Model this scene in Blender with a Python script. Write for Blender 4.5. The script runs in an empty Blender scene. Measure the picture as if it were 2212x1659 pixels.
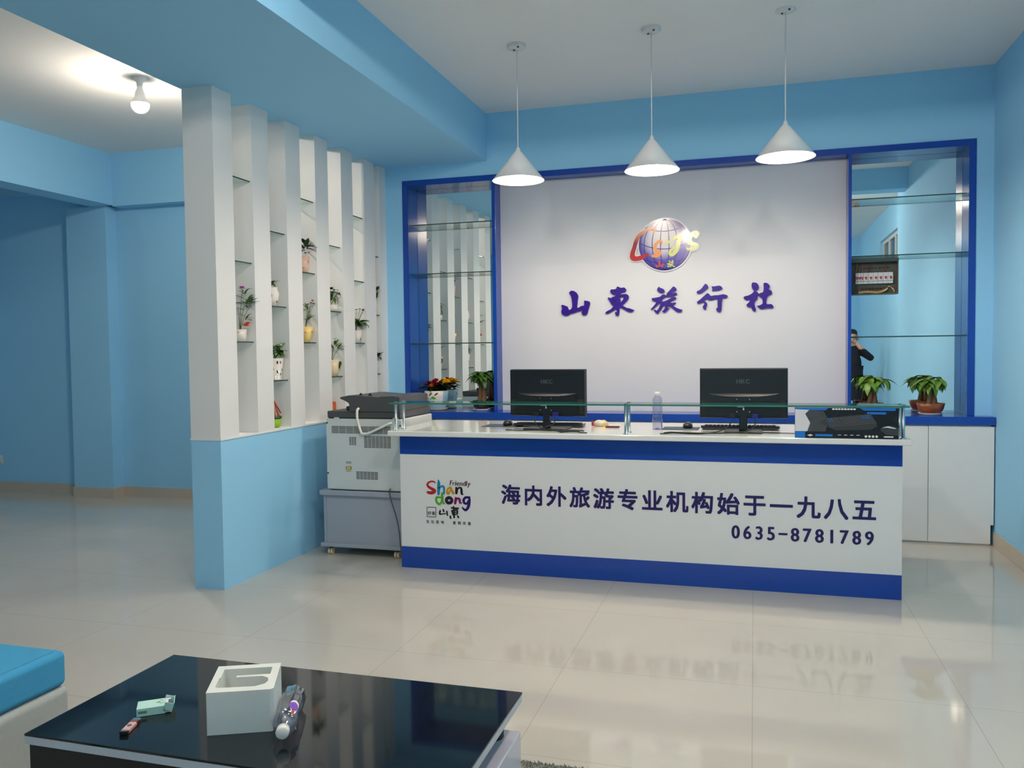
import bpy, math, random
from mathutils import Vector, Matrix, noise
from mathutils.geometry import tessellate_polygon
C = bpy.context.scene
COL = C.collection
random.seed(7)
PI = math.pi

# ------------------------------------------------------------ camera, world, exposure
cam = bpy.data.cameras.new('camera')
cam.sensor_fit = 'HORIZONTAL'; cam.sensor_width = 36.0; cam.lens = 1788.992 / 2212 * 36.0
cam.clip_start = 0.02; cam.clip_end = 60
camo = bpy.data.objects.new('camera', cam); COL.objects.link(camo)
RX = (0.959764, 0.280539, -0.012300); UP = (0.000518, 0.042035, 0.999116); FW = (-0.280808, 0.958922, -0.040198)
camo.matrix_world = Matrix(((RX[0], UP[0], -FW[0], 0), (RX[1], UP[1], -FW[1], 0), (RX[2], UP[2], -FW[2], 1.40), (0, 0, 0, 1)))
C.camera = camo
w = bpy.data.worlds.new('world'); C.world = w; w.use_nodes = True
w.node_tree.nodes['Background'].inputs[0].default_value = (0.02, 0.03, 0.05, 1)
w.node_tree.nodes['Background'].inputs[1].default_value = 0.3
vs = C.view_settings
vs.view_transform = 'Standard'; vs.look = 'None'; vs.gamma = 1.0; vs.use_curve_mapping = False
vs.exposure = 1.5
BULB = 174.0       # emission of the pendant bulbs
LEFTBULB = 185.0   # the bare bulb in the side room
FILLBULB = 225.0   # added fill bulbs, out of view in the front half of the room
C.cycles.max_bounces = 12; C.cycles.diffuse_bounces = 6; C.cycles.glossy_bounces = 5
C.cycles.transparent_max_bounces = 16; C.cycles.sample_clamp_indirect = 6.0
C.cycles.caustics_reflective = True; C.cycles.caustics_refractive = False

# ------------------------------------------------------------ materials
def lin(v):
    v /= 255.0
    return v / 12.92 if v <= 0.04045 else ((v + 0.055) / 1.055) ** 2.4
def rgb(r, g, b): return (lin(r), lin(g), lin(b), 1.0)
MATS = {}
def mat(name, col, rough=0.5, metal=0.0, spec=0.5, vary=0.03, scale=6.0, bump=0.0, bscale=200.0, coat=0.0, trans=0.0, ior=1.5, emit=None, sub=0.0):
    m = bpy.data.materials.new(name); m.use_nodes = True
    nt = m.node_tree; b = nt.nodes['Principled BSDF']
    b.inputs['Roughness'].default_value = rough; b.inputs['Metallic'].default_value = metal
    b.inputs['Specular IOR Level'].default_value = spec; b.inputs['Coat Weight'].default_value = coat
    b.inputs['Coat Roughness'].default_value = 0.04
    b.inputs['Transmission Weight'].default_value = trans; b.inputs['IOR'].default_value = ior
    if sub: b.inputs['Subsurface Weight'].default_value = sub; b.inputs['Subsurface Scale'].default_value = 0.01
    tc = nt.nodes.new('ShaderNodeTexCoord')
    if vary:
        n = nt.nodes.new('ShaderNodeTexNoise'); n.inputs['Scale'].default_value = scale; n.inputs['Detail'].default_value = 4
        nt.links.new(tc.outputs['Object'], n.inputs['Vector'])
        mx = nt.nodes.new('ShaderNodeMix'); mx.data_type = 'RGBA'
        lo = tuple(c * (1 - vary) for c in col[:3]) + (1,); hi = tuple(min(1, c * (1 + vary)) for c in col[:3]) + (1,)
        mx.inputs[6].default_value = lo; mx.inputs[7].default_value = hi
        nt.links.new(n.outputs['Fac'], mx.inputs[0]); nt.links.new(mx.outputs[2], b.inputs['Base Color'])
    else: b.inputs['Base Color'].default_value = col
    if bump:
        n2 = nt.nodes.new('ShaderNodeTexNoise'); n2.inputs['Scale'].default_value = bscale; n2.inputs['Detail'].default_value = 3
        nt.links.new(tc.outputs['Object'], n2.inputs['Vector'])
        bp = nt.nodes.new('ShaderNodeBump'); bp.inputs['Strength'].default_value = bump; bp.inputs['Distance'].default_value = 0.004
        nt.links.new(n2.outputs['Fac'], bp.inputs['Height']); nt.links.new(bp.outputs['Normal'], b.inputs['Normal'])
    if emit:
        b.inputs['Emission Color'].default_value = emit[0]; b.inputs['Emission Strength'].default_value = emit[1]
    MATS[name] = m
    return m
def clear_mat(name, tint, gloss=0.06, edge=0.5):
    # thin clear sheet: mostly see-through, mirror-like towards grazing angles
    m = bpy.data.materials.new(name); m.use_nodes = True; nt = m.node_tree
    for n in list(nt.nodes): nt.nodes.remove(n)
    out = nt.nodes.new('ShaderNodeOutputMaterial'); mix = nt.nodes.new('ShaderNodeMixShader')
    t = nt.nodes.new('ShaderNodeBsdfTransparent'); t.inputs[0].default_value = tint
    g = nt.nodes.new('ShaderNodeBsdfGlossy'); g.inputs['Roughness'].default_value = 0.02
    lw = nt.nodes.new('ShaderNodeLayerWeight'); lw.inputs['Blend'].default_value = edge
    mp = nt.nodes.new('ShaderNodeMath'); mp.operation = 'MULTIPLY_ADD'
    pw = nt.nodes.new('ShaderNodeMath'); pw.operation = 'POWER'; pw.inputs[1].default_value = 3.0
    mp.inputs[1].default_value = 0.75; mp.inputs[2].default_value = gloss
    nt.links.new(lw.outputs['Facing'], pw.inputs[0]); nt.links.new(pw.outputs[0], mp.inputs[0])
    nt.links.new(mp.outputs[0], mix.inputs[0]); nt.links.new(t.outputs[0], mix.inputs[1]); nt.links.new(g.outputs[0], mix.inputs[2])
    nt.links.new(mix.outputs[0], out.inputs[0])
    MATS[name] = m
    return m
def grad_mat(name, axis, stops, radial=False, rough=0.15):
    # a printed colour gradient across the object's own bounding box
    m = bpy.data.materials.new(name); m.use_nodes = True; nt = m.node_tree; b = nt.nodes['Principled BSDF']
    b.inputs['Roughness'].default_value = rough
    tc = nt.nodes.new('ShaderNodeTexCoord'); r = nt.nodes.new('ShaderNodeValToRGB')
    if radial:
        mp = nt.nodes.new('ShaderNodeMapping'); mp.inputs['Location'].default_value = (-0.45, 0, -0.62)
        vm = nt.nodes.new('ShaderNodeVectorMath'); vm.operation = 'LENGTH'
        nt.links.new(tc.outputs['Generated'], mp.inputs[0]); 
        sx = nt.nodes.new('ShaderNodeVectorMath'); sx.operation = 'MULTIPLY'; sx.inputs[1].default_value = (1, 0, 1)
        nt.links.new(mp.outputs[0], sx.inputs[0]); nt.links.new(sx.outputs[0], vm.inputs[0]); nt.links.new(vm.outputs['Value'], r.inputs[0])
    else:
        s = nt.nodes.new('ShaderNodeSeparateXYZ'); nt.links.new(tc.outputs['Generated'], s.inputs[0]); nt.links.new(s.outputs[axis], r.inputs[0])
    e = r.color_ramp.elements
    e[0].position, e[0].color = stops[0]; e[1].position, e[1].color = stops[-1]
    for p, c in stops[1:-1]:
        q = e.new(p); q.color = c
    nt.links.new(r.outputs[0], b.inputs['Base Color'])
    MATS[name] = m
    return m

mat('wall_blue', (0.315, 0.64, 0.895, 1), rough=0.75, spec=0.25, vary=0.015, scale=1.5, bump=0.03, bscale=90)
mat('paint_white', (0.80, 0.80, 0.79, 1), rough=0.7, spec=0.3, vary=0.01, bump=0.02, bscale=80)
mat('ceiling_white', (0.80, 0.80, 0.79, 1), rough=0.85, spec=0.2, vary=0.01)
mat('panel_white', (0.66, 0.67, 0.71, 1), rough=0.42, spec=0.35, vary=0.0)
mat('board_white', (0.78, 0.79, 0.79, 1), rough=0.35, spec=0.4, vary=0.01)
mat('royal_blue', rgb(18, 68, 164), rough=0.16, spec=0.5, vary=0.02)
mat('stone_white', (0.82, 0.81, 0.78, 1), rough=0.08, spec=0.5, vary=0.02, scale=3)
mat('skirting', rgb(196, 184, 168), rough=0.25, vary=0.05, scale=4)
mat('black_plastic', (0.012, 0.013, 0.016, 1), rough=0.3, vary=0.1)
mat('ridge', rgb(44, 44, 47), rough=0.38, vary=0.0)
mat('black_matte', (0.015, 0.016, 0.018, 1), rough=0.6, vary=0.1)
mat('dark_grey', rgb(74, 73, 74), rough=0.45, vary=0.05)
mat('mid_grey', rgb(58, 58, 60), rough=0.4, vary=0.05)
mat('logo_grey', rgb(84, 86, 92), rough=0.35, vary=0)
mat('printer_white', rgb(206, 210, 208), rough=0.5, vary=0.02)
mat('cable_white', rgb(225, 225, 218), rough=0.5, vary=0.02)
mat('trolley_grey', rgb(160, 165, 176), rough=0.5, vary=0.03)
mat('yellow', rgb(240, 200, 20), rough=0.5, vary=0.02)
mat('steel', (0.40, 0.47, 0.50, 1), rough=0.28, metal=1.0, vary=0.02)
mat('chrome', (0.8, 0.8, 0.82, 1), rough=0.1, metal=1.0, vary=0)
mat('shade_white', (0.80, 0.80, 0.80, 1), rough=0.35, vary=0.0)
mat('lamp_white', (0.72, 0.72, 0.72, 1), rough=0.4, vary=0.0)
mat('letter_purple', rgb(52, 12, 132), rough=0.18, spec=0.5, vary=0.0)
mat('print_navy', rgb(28, 12, 92), rough=0.4, vary=0.0)
mat('emblem_white', rgb(228, 228, 228), rough=0.2, vary=0)
mat('emblem_line', rgb(44, 20, 110), rough=0.15, vary=0)
mat('orange', rgb(230, 140, 60), rough=0.2, vary=0)
mat('lime', rgb(198, 204, 104), rough=0.2, vary=0)
mat('red', rgb(185, 24, 36), rough=0.35, vary=0.03)
mat('sky', rgb(24, 138, 180), rough=0.4, vary=0)
mat('ochre', rgb(204, 146, 10), rough=0.4, vary=0)
mat('ink', rgb(18, 12, 14), rough=0.4, vary=0)
mat('ink2', rgb(30, 12, 48), rough=0.4, vary=0)
mat('green', rgb(84, 172, 30), rough=0.4, vary=0)
mat('magenta', rgb(138, 0, 98), rough=0.4, vary=0)
mat('navy', rgb(24, 8, 104), rough=0.4, vary=0)
mat('plum', rgb(80, 20, 50), rough=0.4, vary=0)
mat('leaf', rgb(70, 108, 42), rough=0.4, vary=0.25, scale=30)
mat('leaf_dark', rgb(34, 62, 34), rough=0.4, vary=0.25, scale=30)
mat('leaf_light', rgb(108, 148, 58), rough=0.4, vary=0.2, scale=30)
mat('stem', rgb(84, 104, 60), rough=0.6, vary=0.1)
mat('bark', rgb(112, 84, 62), rough=0.85, vary=0.3, scale=40, bump=0.4)
mat('soil', rgb(36, 26, 20), rough=0.95, vary=0.3, scale=60, bump=0.5)
mat('petal_pink', rgb(206, 104, 190), rough=0.5, vary=0.1)
mat('petal_orange', rgb(226, 112, 62), rough=0.5, vary=0.15, scale=40)
mat('petal_red', rgb(160, 20, 34), rough=0.5, vary=0.15, scale=40)
mat('petal_yellow', rgb(246, 196, 30), rough=0.5, vary=0.1)
mat('petal_white', rgb(236, 234, 228), rough=0.5, vary=0.05)
mat('petal_purple', rgb(84, 26, 66), rough=0.5, vary=0.2)
mat('petal_rust', rgb(140, 62, 50), rough=0.5, vary=0.2)
mat('ceramic_white', rgb(232, 226, 218), rough=0.12, vary=0.02)
mat('ceramic_blue', rgb(150, 190, 208), rough=0.14, vary=0.05)
mat('ceramic_teal', rgb(104, 150, 170), rough=0.16, vary=0.05)
mat('ceramic_cream', rgb(236, 214, 176), rough=0.2, vary=0.04)
mat('ceramic_pink', rgb(228, 190, 170), rough=0.2, vary=0.04)
mat('ceramic_yellow', rgb(240, 208, 130), rough=0.2, vary=0.04)
mat('ceramic_lime', rgb(160, 200, 50), rough=0.15, vary=0.04)
mat('terracotta', rgb(192, 92, 40), rough=0.5, vary=0.1)
mat('rust_glaze', rgb(136, 70, 34), rough=0.3, vary=0.45, scale=25, bump=0.3, bscale=60)
mat('rattan', rgb(222, 218, 208), rough=0.5, vary=0.05)
mat('glass_edge', (0.045, 0.21, 0.16, 1), rough=0.12, vary=0.0)
mat('shelf_edge', (0.02, 0.06, 0.055, 1), rough=0.15, vary=0.0)
mat('table_glass', (0.006, 0.008, 0.010, 1), rough=0.05, spec=0.6, vary=0.0)
mat('table_edge', rgb(186, 192, 200), rough=0.3, vary=0.02)
mat('table_white', rgb(206, 204, 216), rough=0.15, vary=0.02)
mat('table_black', (0.008, 0.008, 0.009, 1), rough=0.45, vary=0.0)
mat('sofa_blue', rgb(70, 156, 200), rough=0.85, spec=0.2, vary=0.06, scale=60, bump=0.25, bscale=500)
mat('seam_blue', rgb(40, 100, 140), rough=0.85, vary=0.05)
mat('sofa_grey', rgb(176, 182, 180), rough=0.85, spec=0.2, vary=0.06, scale=60, bump=0.25, bscale=500)
mat('foam_white', rgb(214, 218, 214), rough=0.8, spec=0.2, vary=0.02, scale=40, bump=0.10, bscale=120, sub=0.4)
mat('mint', rgb(168, 214, 204), rough=0.4, vary=0.03)
mat('mint_dark', rgb(92, 140, 120), rough=0.4, vary=0.05)
mat('paper', rgb(230, 226, 220), rough=0.6, vary=0.02)
mat('foil_pink', rgb(222, 180, 176), rough=0.2, metal=0.3, vary=0.05)
mat('maroon', rgb(96, 26, 30), rough=0.4, vary=0.1)
mat('snack_film', rgb(214, 200, 178), rough=0.25, vary=0.2, scale=30)
mat('rug_grey', rgb(128, 130, 122), rough=0.95, spec=0.1, vary=0.25, scale=40, bump=0.8, bscale=150)
mat('socket_white', rgb(222, 220, 214), rough=0.35, vary=0)
mat('pad_teal', rgb(60, 76, 84), rough=0.7, vary=0.3, scale=15)
mat('plug_blue', rgb(40, 30, 120), rough=0.4, vary=0.05)
mat('box_black', (0.012, 0.013, 0.015, 1), rough=0.25, vary=0.2, scale=12)
mat('box_blue', rgb(36, 120, 210), rough=0.25, vary=0.05)
mat('box_white', rgb(228, 224, 228), rough=0.25, vary=0.02)
mat('box_grey', rgb(74, 74, 78), rough=0.3, vary=0.4, scale=25)
mat('case_grey', rgb(96, 98, 90), rough=0.5, vary=0.15)
mat('case_back', rgb(70, 74, 66), rough=0.7, vary=0.3, scale=25)
mat('wire_yellow', rgb(160, 150, 60), rough=0.5, vary=0.1)
mat('wire_red', rgb(150, 40, 50), rough=0.5, vary=0.1)
mat('breaker', rgb(200, 204, 206), rough=0.4, vary=0.02)
mat('skin', rgb(206, 166, 140), rough=0.5, vary=0.05, sub=0.1)
mat('cloth_dark', rgb(26, 28, 38), rough=0.85, vary=0.1)
mat('hair', rgb(18, 16, 16), rough=0.5, vary=0.1)
mat('pvc', rgb(220, 222, 222), rough=0.35, vary=0)
mat('night_glass', (0.02, 0.03, 0.04, 1), rough=0.05, vary=0)
mat('mirror', (0.86, 0.91, 0.90, 1), rough=0.0, metal=1.0, vary=0)
mat('label_violet', rgb(120, 60, 190), rough=0.3, vary=0.02)
mat('shoe', (0.01, 0.01, 0.012, 1), rough=0.4, vary=0)
clear_mat('clear_glass', (0.90, 0.97, 0.95, 1), gloss=0.05)
clear_mat('clear_plastic', (0.84, 0.84, 0.92, 1), gloss=0.16)
clear_mat('water', (0.88, 0.90, 0.97, 1), gloss=0.04)
grad_mat('c_gradient', 2, [(0.0, rgb(190, 34, 44)), (0.55, rgb(150, 24, 40)), (1.0, rgb(236, 150, 90))])
grad_mat('globe_gradient', 0, [(0.0, rgb(236, 226, 224)), (0.25, rgb(206, 200, 214)), (0.42, rgb(84, 70, 170)), (0.75, rgb(58, 34, 150))], radial=True)
mat('bulb_main', (1, 1, 1, 1), vary=0, emit=((1.0, 0.86, 0.705, 1), BULB))
mat('bulb_left', (1, 1, 1, 1), vary=0, emit=((1.0, 0.86, 0.705, 1), LEFTBULB))
mat('bulb_fill', (1, 1, 1, 1), vary=0, emit=((1.0, 0.86, 0.705, 1), FILLBULB))

def floor_mat():
    m = mat('floor_tile', (0.60, 0.555, 0.485, 1), rough=0.05, spec=0.5, vary=0.0)
    nt = m.node_tree; b = nt.nodes['Principled BSDF']; tc = [n for n in nt.nodes if n.type == 'TEX_COORD'][0]
    s = nt.nodes.new('ShaderNodeSeparateXYZ'); nt.links.new(tc.outputs['Object'], s.inputs[0])
    def M(op, a, bb=None, c=None):
        n = nt.nodes.new('ShaderNodeMath'); n.operation = op
        for i, q in enumerate((a, bb, c)):
            if q is None: continue
            if isinstance(q, (int, float)): n.inputs[i].default_value = q
            else: nt.links.new(q, n.inputs[i])
        return n.outputs[0]
    dist = []
    for o, off in ((s.outputs[0], 0.808 + 8.0), (s.outputs[1], -3.515 + 8.0)):
        t = M('FRACT', M('MULTIPLY', M('ADD', o, off), 1.25))
        dist.append(M('MINIMUM', t, M('SUBTRACT', 1.0, t)))
    g = M('LESS_THAN', M('MINIMUM', dist[0], dist[1]), 0.0016)
    n = nt.nodes.new('ShaderNodeTexNoise'); n.inputs['Scale'].default_value = 1.3; n.inputs['Detail'].default_value = 7; n.inputs['Roughness'].default_value = 0.6
    nt.links.new(tc.outputs['Object'], n.inputs['Vector'])
    cr = nt.nodes.new('ShaderNodeValToRGB'); cr.color_ramp.elements[0].position = 0.3; cr.color_ramp.elements[1].position = 0.7
    cr.color_ramp.elements[0].color = (0.54, 0.50, 0.435, 1); cr.color_ramp.elements[1].color = (0.585, 0.545, 0.48, 1)
    nt.links.new(n.outputs['Fac'], cr.inputs[0])
    mx = nt.nodes.new('ShaderNodeMix'); mx.data_type = 'RGBA'
    nt.links.new(g, mx.inputs[0]); nt.links.new(cr.outputs[0], mx.inputs[6]); mx.inputs[7].default_value = (0.40, 0.365, 0.315, 1)
    nt.links.new(mx.outputs[2], b.inputs['Base Color'])
    b.inputs['IOR'].default_value = 1.52
floor_mat()

# ------------------------------------------------------------ mesh builder
def catmull(pts, k=5):
    P = [Vector(p) for p in pts]
    if len(P) < 3: return P
    out = []
    for i in range(len(P) - 1):
        a = P[max(i - 1, 0)]; b = P[i]; c = P[i + 1]; d = P[min(i + 2, len(P) - 1)]
        for j in range(k):
            t = j / k
            out.append(0.5 * ((2 * b) + (c - a) * t + (2 * a - 5 * b + 4 * c - d) * t * t + (3 * b - a - 3 * c + d) * t ** 3))
    out.append(P[-1])
    return out
class MB:
    def __init__(s): s.v = []; s.f = []; s.mi = []; s.sm = []; s.m = 0; s.T = None
    def add(s, vs_, fs, smooth=False):
        o = len(s.v)
        for p in vs_:
            p = Vector(p)
            s.v.append(s.T @ p if s.T else p)
        for f in fs:
            s.f.append([o + i for i in f]); s.mi.append(s.m); s.sm.append(smooth)
        return s
    def box(s, x0, x1, y0, y1, z0, z1):
        V = [(x, y, z) for x in (x0, x1) for y in (y0, y1) for z in (z0, z1)]
        return s.add(V, [(0, 1, 3, 2), (4, 6, 7, 5), (0, 4, 5, 1), (2, 3, 7, 6), (0, 2, 6, 4), (1, 5, 7, 3)])
    def rbox(s, c, size, rz=0.0, rx=0.0, ry=0.0):
        M = Matrix.Translation(c) @ Matrix.Rotation(rz, 4, 'Z') @ Matrix.Rotation(ry, 4, 'Y') @ Matrix.Rotation(rx, 4, 'X')
        h = [q / 2 for q in size]
        V = [M @ Vector((x * h[0], y * h[1], z * h[2])) for x in (-1, 1) for y in (-1, 1) for z in (-1, 1)]
        return s.add(V, [(0, 1, 3, 2), (4, 6, 7, 5), (0, 4, 5, 1), (2, 3, 7, 6), (0, 2, 6, 4), (1, 5, 7, 3)])
    def tube(s, pts, r, n=8, smooth=True, curve=0):
        P = catmull(pts, curve) if curve else [Vector(p) for p in pts]
        m = len(P); R = [r] * m if not isinstance(r, (list, tuple)) else [r[0] + (r[-1] - r[0]) * i / (m - 1) if len(r) == 2 else r[min(int(i * len(r) / m), len(r) - 1)] for i in range(m)]
        V = []; F = []; prev = None
        for i in range(m):
            d = (P[min(i + 1, m - 1)] - P[max(i - 1, 0)])
            d = d.normalized() if d.length > 1e-9 else Vector((0, 0, 1))
            if prev is None: a = d.orthogonal().normalized()
            else:
                a = prev - d * prev.dot(d)
                a = a.normalized() if a.length > 1e-6 else d.orthogonal().normalized()
            prev = a; b = d.cross(a)
            for k in range(n):
                t = 2 * PI * k / n; V.append(P[i] + (a * math.cos(t) + b * math.sin(t)) * R[i])
        for i in range(m - 1):
            for k in range(n):
                F.append((i * n + k, i * n + (k + 1) % n, (i + 1) * n + (k + 1) % n, (i + 1) * n + k))
        s.add(V, F, smooth)
        s.add(V[:n][::-1], [tuple(range(n))]); s.add(V[-n:], [tuple(range(n))])
        return s
    def lathe(s, prof, c=(0, 0, 0), n=28, smooth=True, sx=1.0, sy=1.0, wave=0.0, wk=8):
        V = []; F = []
        for i, (r, z) in enumerate(prof):
            for k in range(n):
                t = 2 * PI * k / n; q = r * (1 + wave * math.cos(wk * t) * (i / len(prof)))
                V.append((c[0] + q * math.cos(t) * sx, c[1] + q * math.sin(t) * sy, c[2] + z))
        m = len(prof)
        for i in range(m - 1):
            for k in range(n):
                F.append((i * n + k, i * n + (k + 1) % n, (i + 1) * n + (k + 1) % n, (i + 1) * n + k))
        s.add(V, F, smooth)
        if prof[0][0] > 1e-6: s.add(V[:n][::-1], [tuple(range(n))])
        if prof[-1][0] > 1e-6: s.add(V[-n:], [tuple(range(n))])
        return s
    def cyl(s, c, r, z0, z1, n=20): return s.lathe([(r, z0), (r, z1)], c, n)
    def sphere(s, c, r, n=16, m=10, sz=1.0):
        return s.lathe([(r * math.sin(PI * i / m) + 1e-7, -r * sz * math.cos(PI * i / m)) for i in range(m + 1)], c, n)
    def prism(s, polys, fn):
        # polys: outer outline then holes, 2-D; fn(a, b, side) -> 3-D with side 0 front, 1 back
        fl = [p for q in polys for p in q]
        tri = tessellate_polygon([[Vector((a, b, 0)) for a, b in q] for q in polys])
        A = [fn(a, b, 0) for a, b in fl]; B = [fn(a, b, 1) for a, b in fl]
        s.add(A, [tuple(t) for t in tri]); s.add(B, [tuple(t)[::-1] for t in tri])
        o = 0
        for q in polys:
            n = len(q)
            V = [fn(a, b, 0) for a, b in q] + [fn(a, b, 1) for a, b in q]
            s.add(V, [(i, (i + 1) % n, n + (i + 1) % n, n + i) for i in range(n)])
        return s
    def stroke(s, pts, y, th=0.001, k=5):
        # brush stroke in an XZ plane facing -Y: points (x, z, width)
        P = catmull(pts, k); n = len(P); L = []; Rr = []
        for i in range(n):
            d = P[min(i + 1, n - 1)] - P[max(i - 1, 0)]; d = Vector((d[0], d[1]))
            d = d.normalized() if d.length > 1e-9 else Vector((1, 0))
            q = Vector((-d[1], d[0])) * P[i][2] / 2
            L.append((P[i][0] + q[0], y, P[i][1] + q[1])); Rr.append((P[i][0] - q[0], y, P[i][1] - q[1]))
        for i in range(n - 1):
            q = y - 2e-5 * (i % 5)
            s.add([(a[0], q, a[2]) for a in (L[i], Rr[i], Rr[i + 1], L[i + 1])], [(0, 1, 2, 3)])
        for w_, i in enumerate(list(range(0, n, 2)) + [n - 1]):
            r = P[i][2] / 2; q = y - 2e-5 * (5 + w_ % 4)
            s.add([(P[i][0] + r * math.cos(2 * PI * t / 14), q, P[i][1] + r * math.sin(2 * PI * t / 14)) for t in range(14)], [tuple(range(14))])
        return s
    def leaf(s, base, d, up, L, W, curl=0.3, n=5):
        d = Vector(d).normalized(); up = Vector(up); side = d.cross(up)
        side = side.normalized() if side.length > 1e-6 else d.orthogonal().normalized()
        nrm = side.cross(d).normalized(); V = []; F = []; base = Vector(base)
        for i in range(n + 1):
            t = i / n; wv = W / 2 * math.sin(PI * (0.06 + 0.94 * t) ** 0.8) * (1.0 if t < 1 else 0.0)
            c = base + d * L * t - nrm * curl * L * t * t
            V += [c - side * wv + nrm * wv * 0.35, c, c + side * wv + nrm * wv * 0.35]
        for i in range(n):
            for j in range(2): F.append((i * 3 + j, i * 3 + j + 1, i * 3 + j + 4, i * 3 + j + 3))
        return s.add(V, F, True)

def obj(name, mb, mats, parent=None, bevel=0.0, label=None):
    me = bpy.data.meshes.new(name)
    me.from_pydata([tuple(p) for p in mb.v], [], mb.f)
    if isinstance(mats, str): mats = [mats]
    for m in mats: me.materials.append(MATS[m])
    me.polygons.foreach_set('material_index', mb.mi); me.polygons.foreach_set('use_smooth', mb.sm); me.update()
    o = bpy.data.objects.new(name, me); COL.objects.link(o)
    if bevel:
        b = o.modifiers.new('edge', 'BEVEL'); b.width = bevel; b.segments = 2 if bevel < 0.01 else 6; b.limit_method = 'ANGLE'
    if parent is not None:
        o.parent = parent
        # parts are written in world coordinates: undo the offset of the Empty they hang from
        if parent.type == 'EMPTY': o.matrix_parent_inverse = Matrix.Translation(parent.location).inverted()
    if label: o['label'] = label
    return o
def thing(name, label, cat, loc=(0, 0, 0), group=None):
    e = bpy.data.objects.new(name, None); COL.objects.link(e); e.location = loc; e.empty_display_size = 0.05
    e['label'] = label; e['category'] = cat
    if group: e['group'] = group
    return e
def tag(o, label, cat, group=None):
    o['label'] = label; o['category'] = cat
    if group: o['group'] = group
    return o
def struct(name, mb, m, bevel=0.0):
    o = obj(name, mb, m, None, bevel); o['kind'] = 'structure'; return o
def dup(root, delta, label, group=None):
    r = root.copy(); COL.objects.link(r); r.location = Vector(root.location) + Vector(delta); r['label'] = label
    if group: r['group'] = group
    def kids(a, b):
        for ch in list(a.children):
            c = ch.copy(); COL.objects.link(c); inv = ch.matrix_parent_inverse.copy(); c.parent = b; c.matrix_parent_inverse = inv
            kids(ch, c)
    kids(root, r)
    return r

GLY = {}
def glyph(ch, bold=0.0):
    k = (ch, bold)
    if k not in GLY:
        cu = bpy.data.curves.new('glyph', 'FONT'); cu.body = ch; cu.size = 1.0; cu.offset = bold; cu.resolution_u = 3
        o = bpy.data.objects.new('glyph', cu); COL.objects.link(o)
        dg = bpy.context.evaluated_depsgraph_get(); me = o.evaluated_get(dg).to_mesh()
        V = [(v.co.x, v.co.y) for v in me.vertices]; F = [tuple(p.vertices) for p in me.polygons]
        o.evaluated_get(dg).to_mesh_clear(); bpy.data.objects.remove(o); bpy.data.curves.remove(cu)
        GLY[k] = (V, F)
    return GLY[k]
def put_glyph(mb, ch, x0, z0, w_, h_, y, bold=0.0, shear=0.0):
    # glyph stretched into the box, lying in an XZ plane that faces -Y
    V, F = glyph(ch, bold)
    if not V: return
    ax = min(v[0] for v in V); bx = max(v[0] for v in V); ay = min(v[1] for v in V); by = max(v[1] for v in V)
    mb.add([(x0 + (a - ax) / max(bx - ax, 1e-6) * w_ + shear * (b - ay) / max(by - ay, 1e-6) * h_, y, z0 + (b - ay) / max(by - ay, 1e-6) * h_) for a, b in V], F)
def put_digit(mb, ch, cx, z0, kx, kz, y):
    # digit at one common scale, centred on cx
    V, F = glyph(ch, 0.0); ax = min(v[0] for v in V); bx = max(v[0] for v in V)
    mb.add([(cx + (a - (ax + bx) / 2) * kx, y, z0 + b * kz) for a, b in V], F)
def put_em(mb, ch, x0, z0, em, y, bold=0.0):
    V, F = glyph(ch, bold)
    mb.add([(x0 + a * em, y, z0 + b * em) for a, b in V], F)
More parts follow.
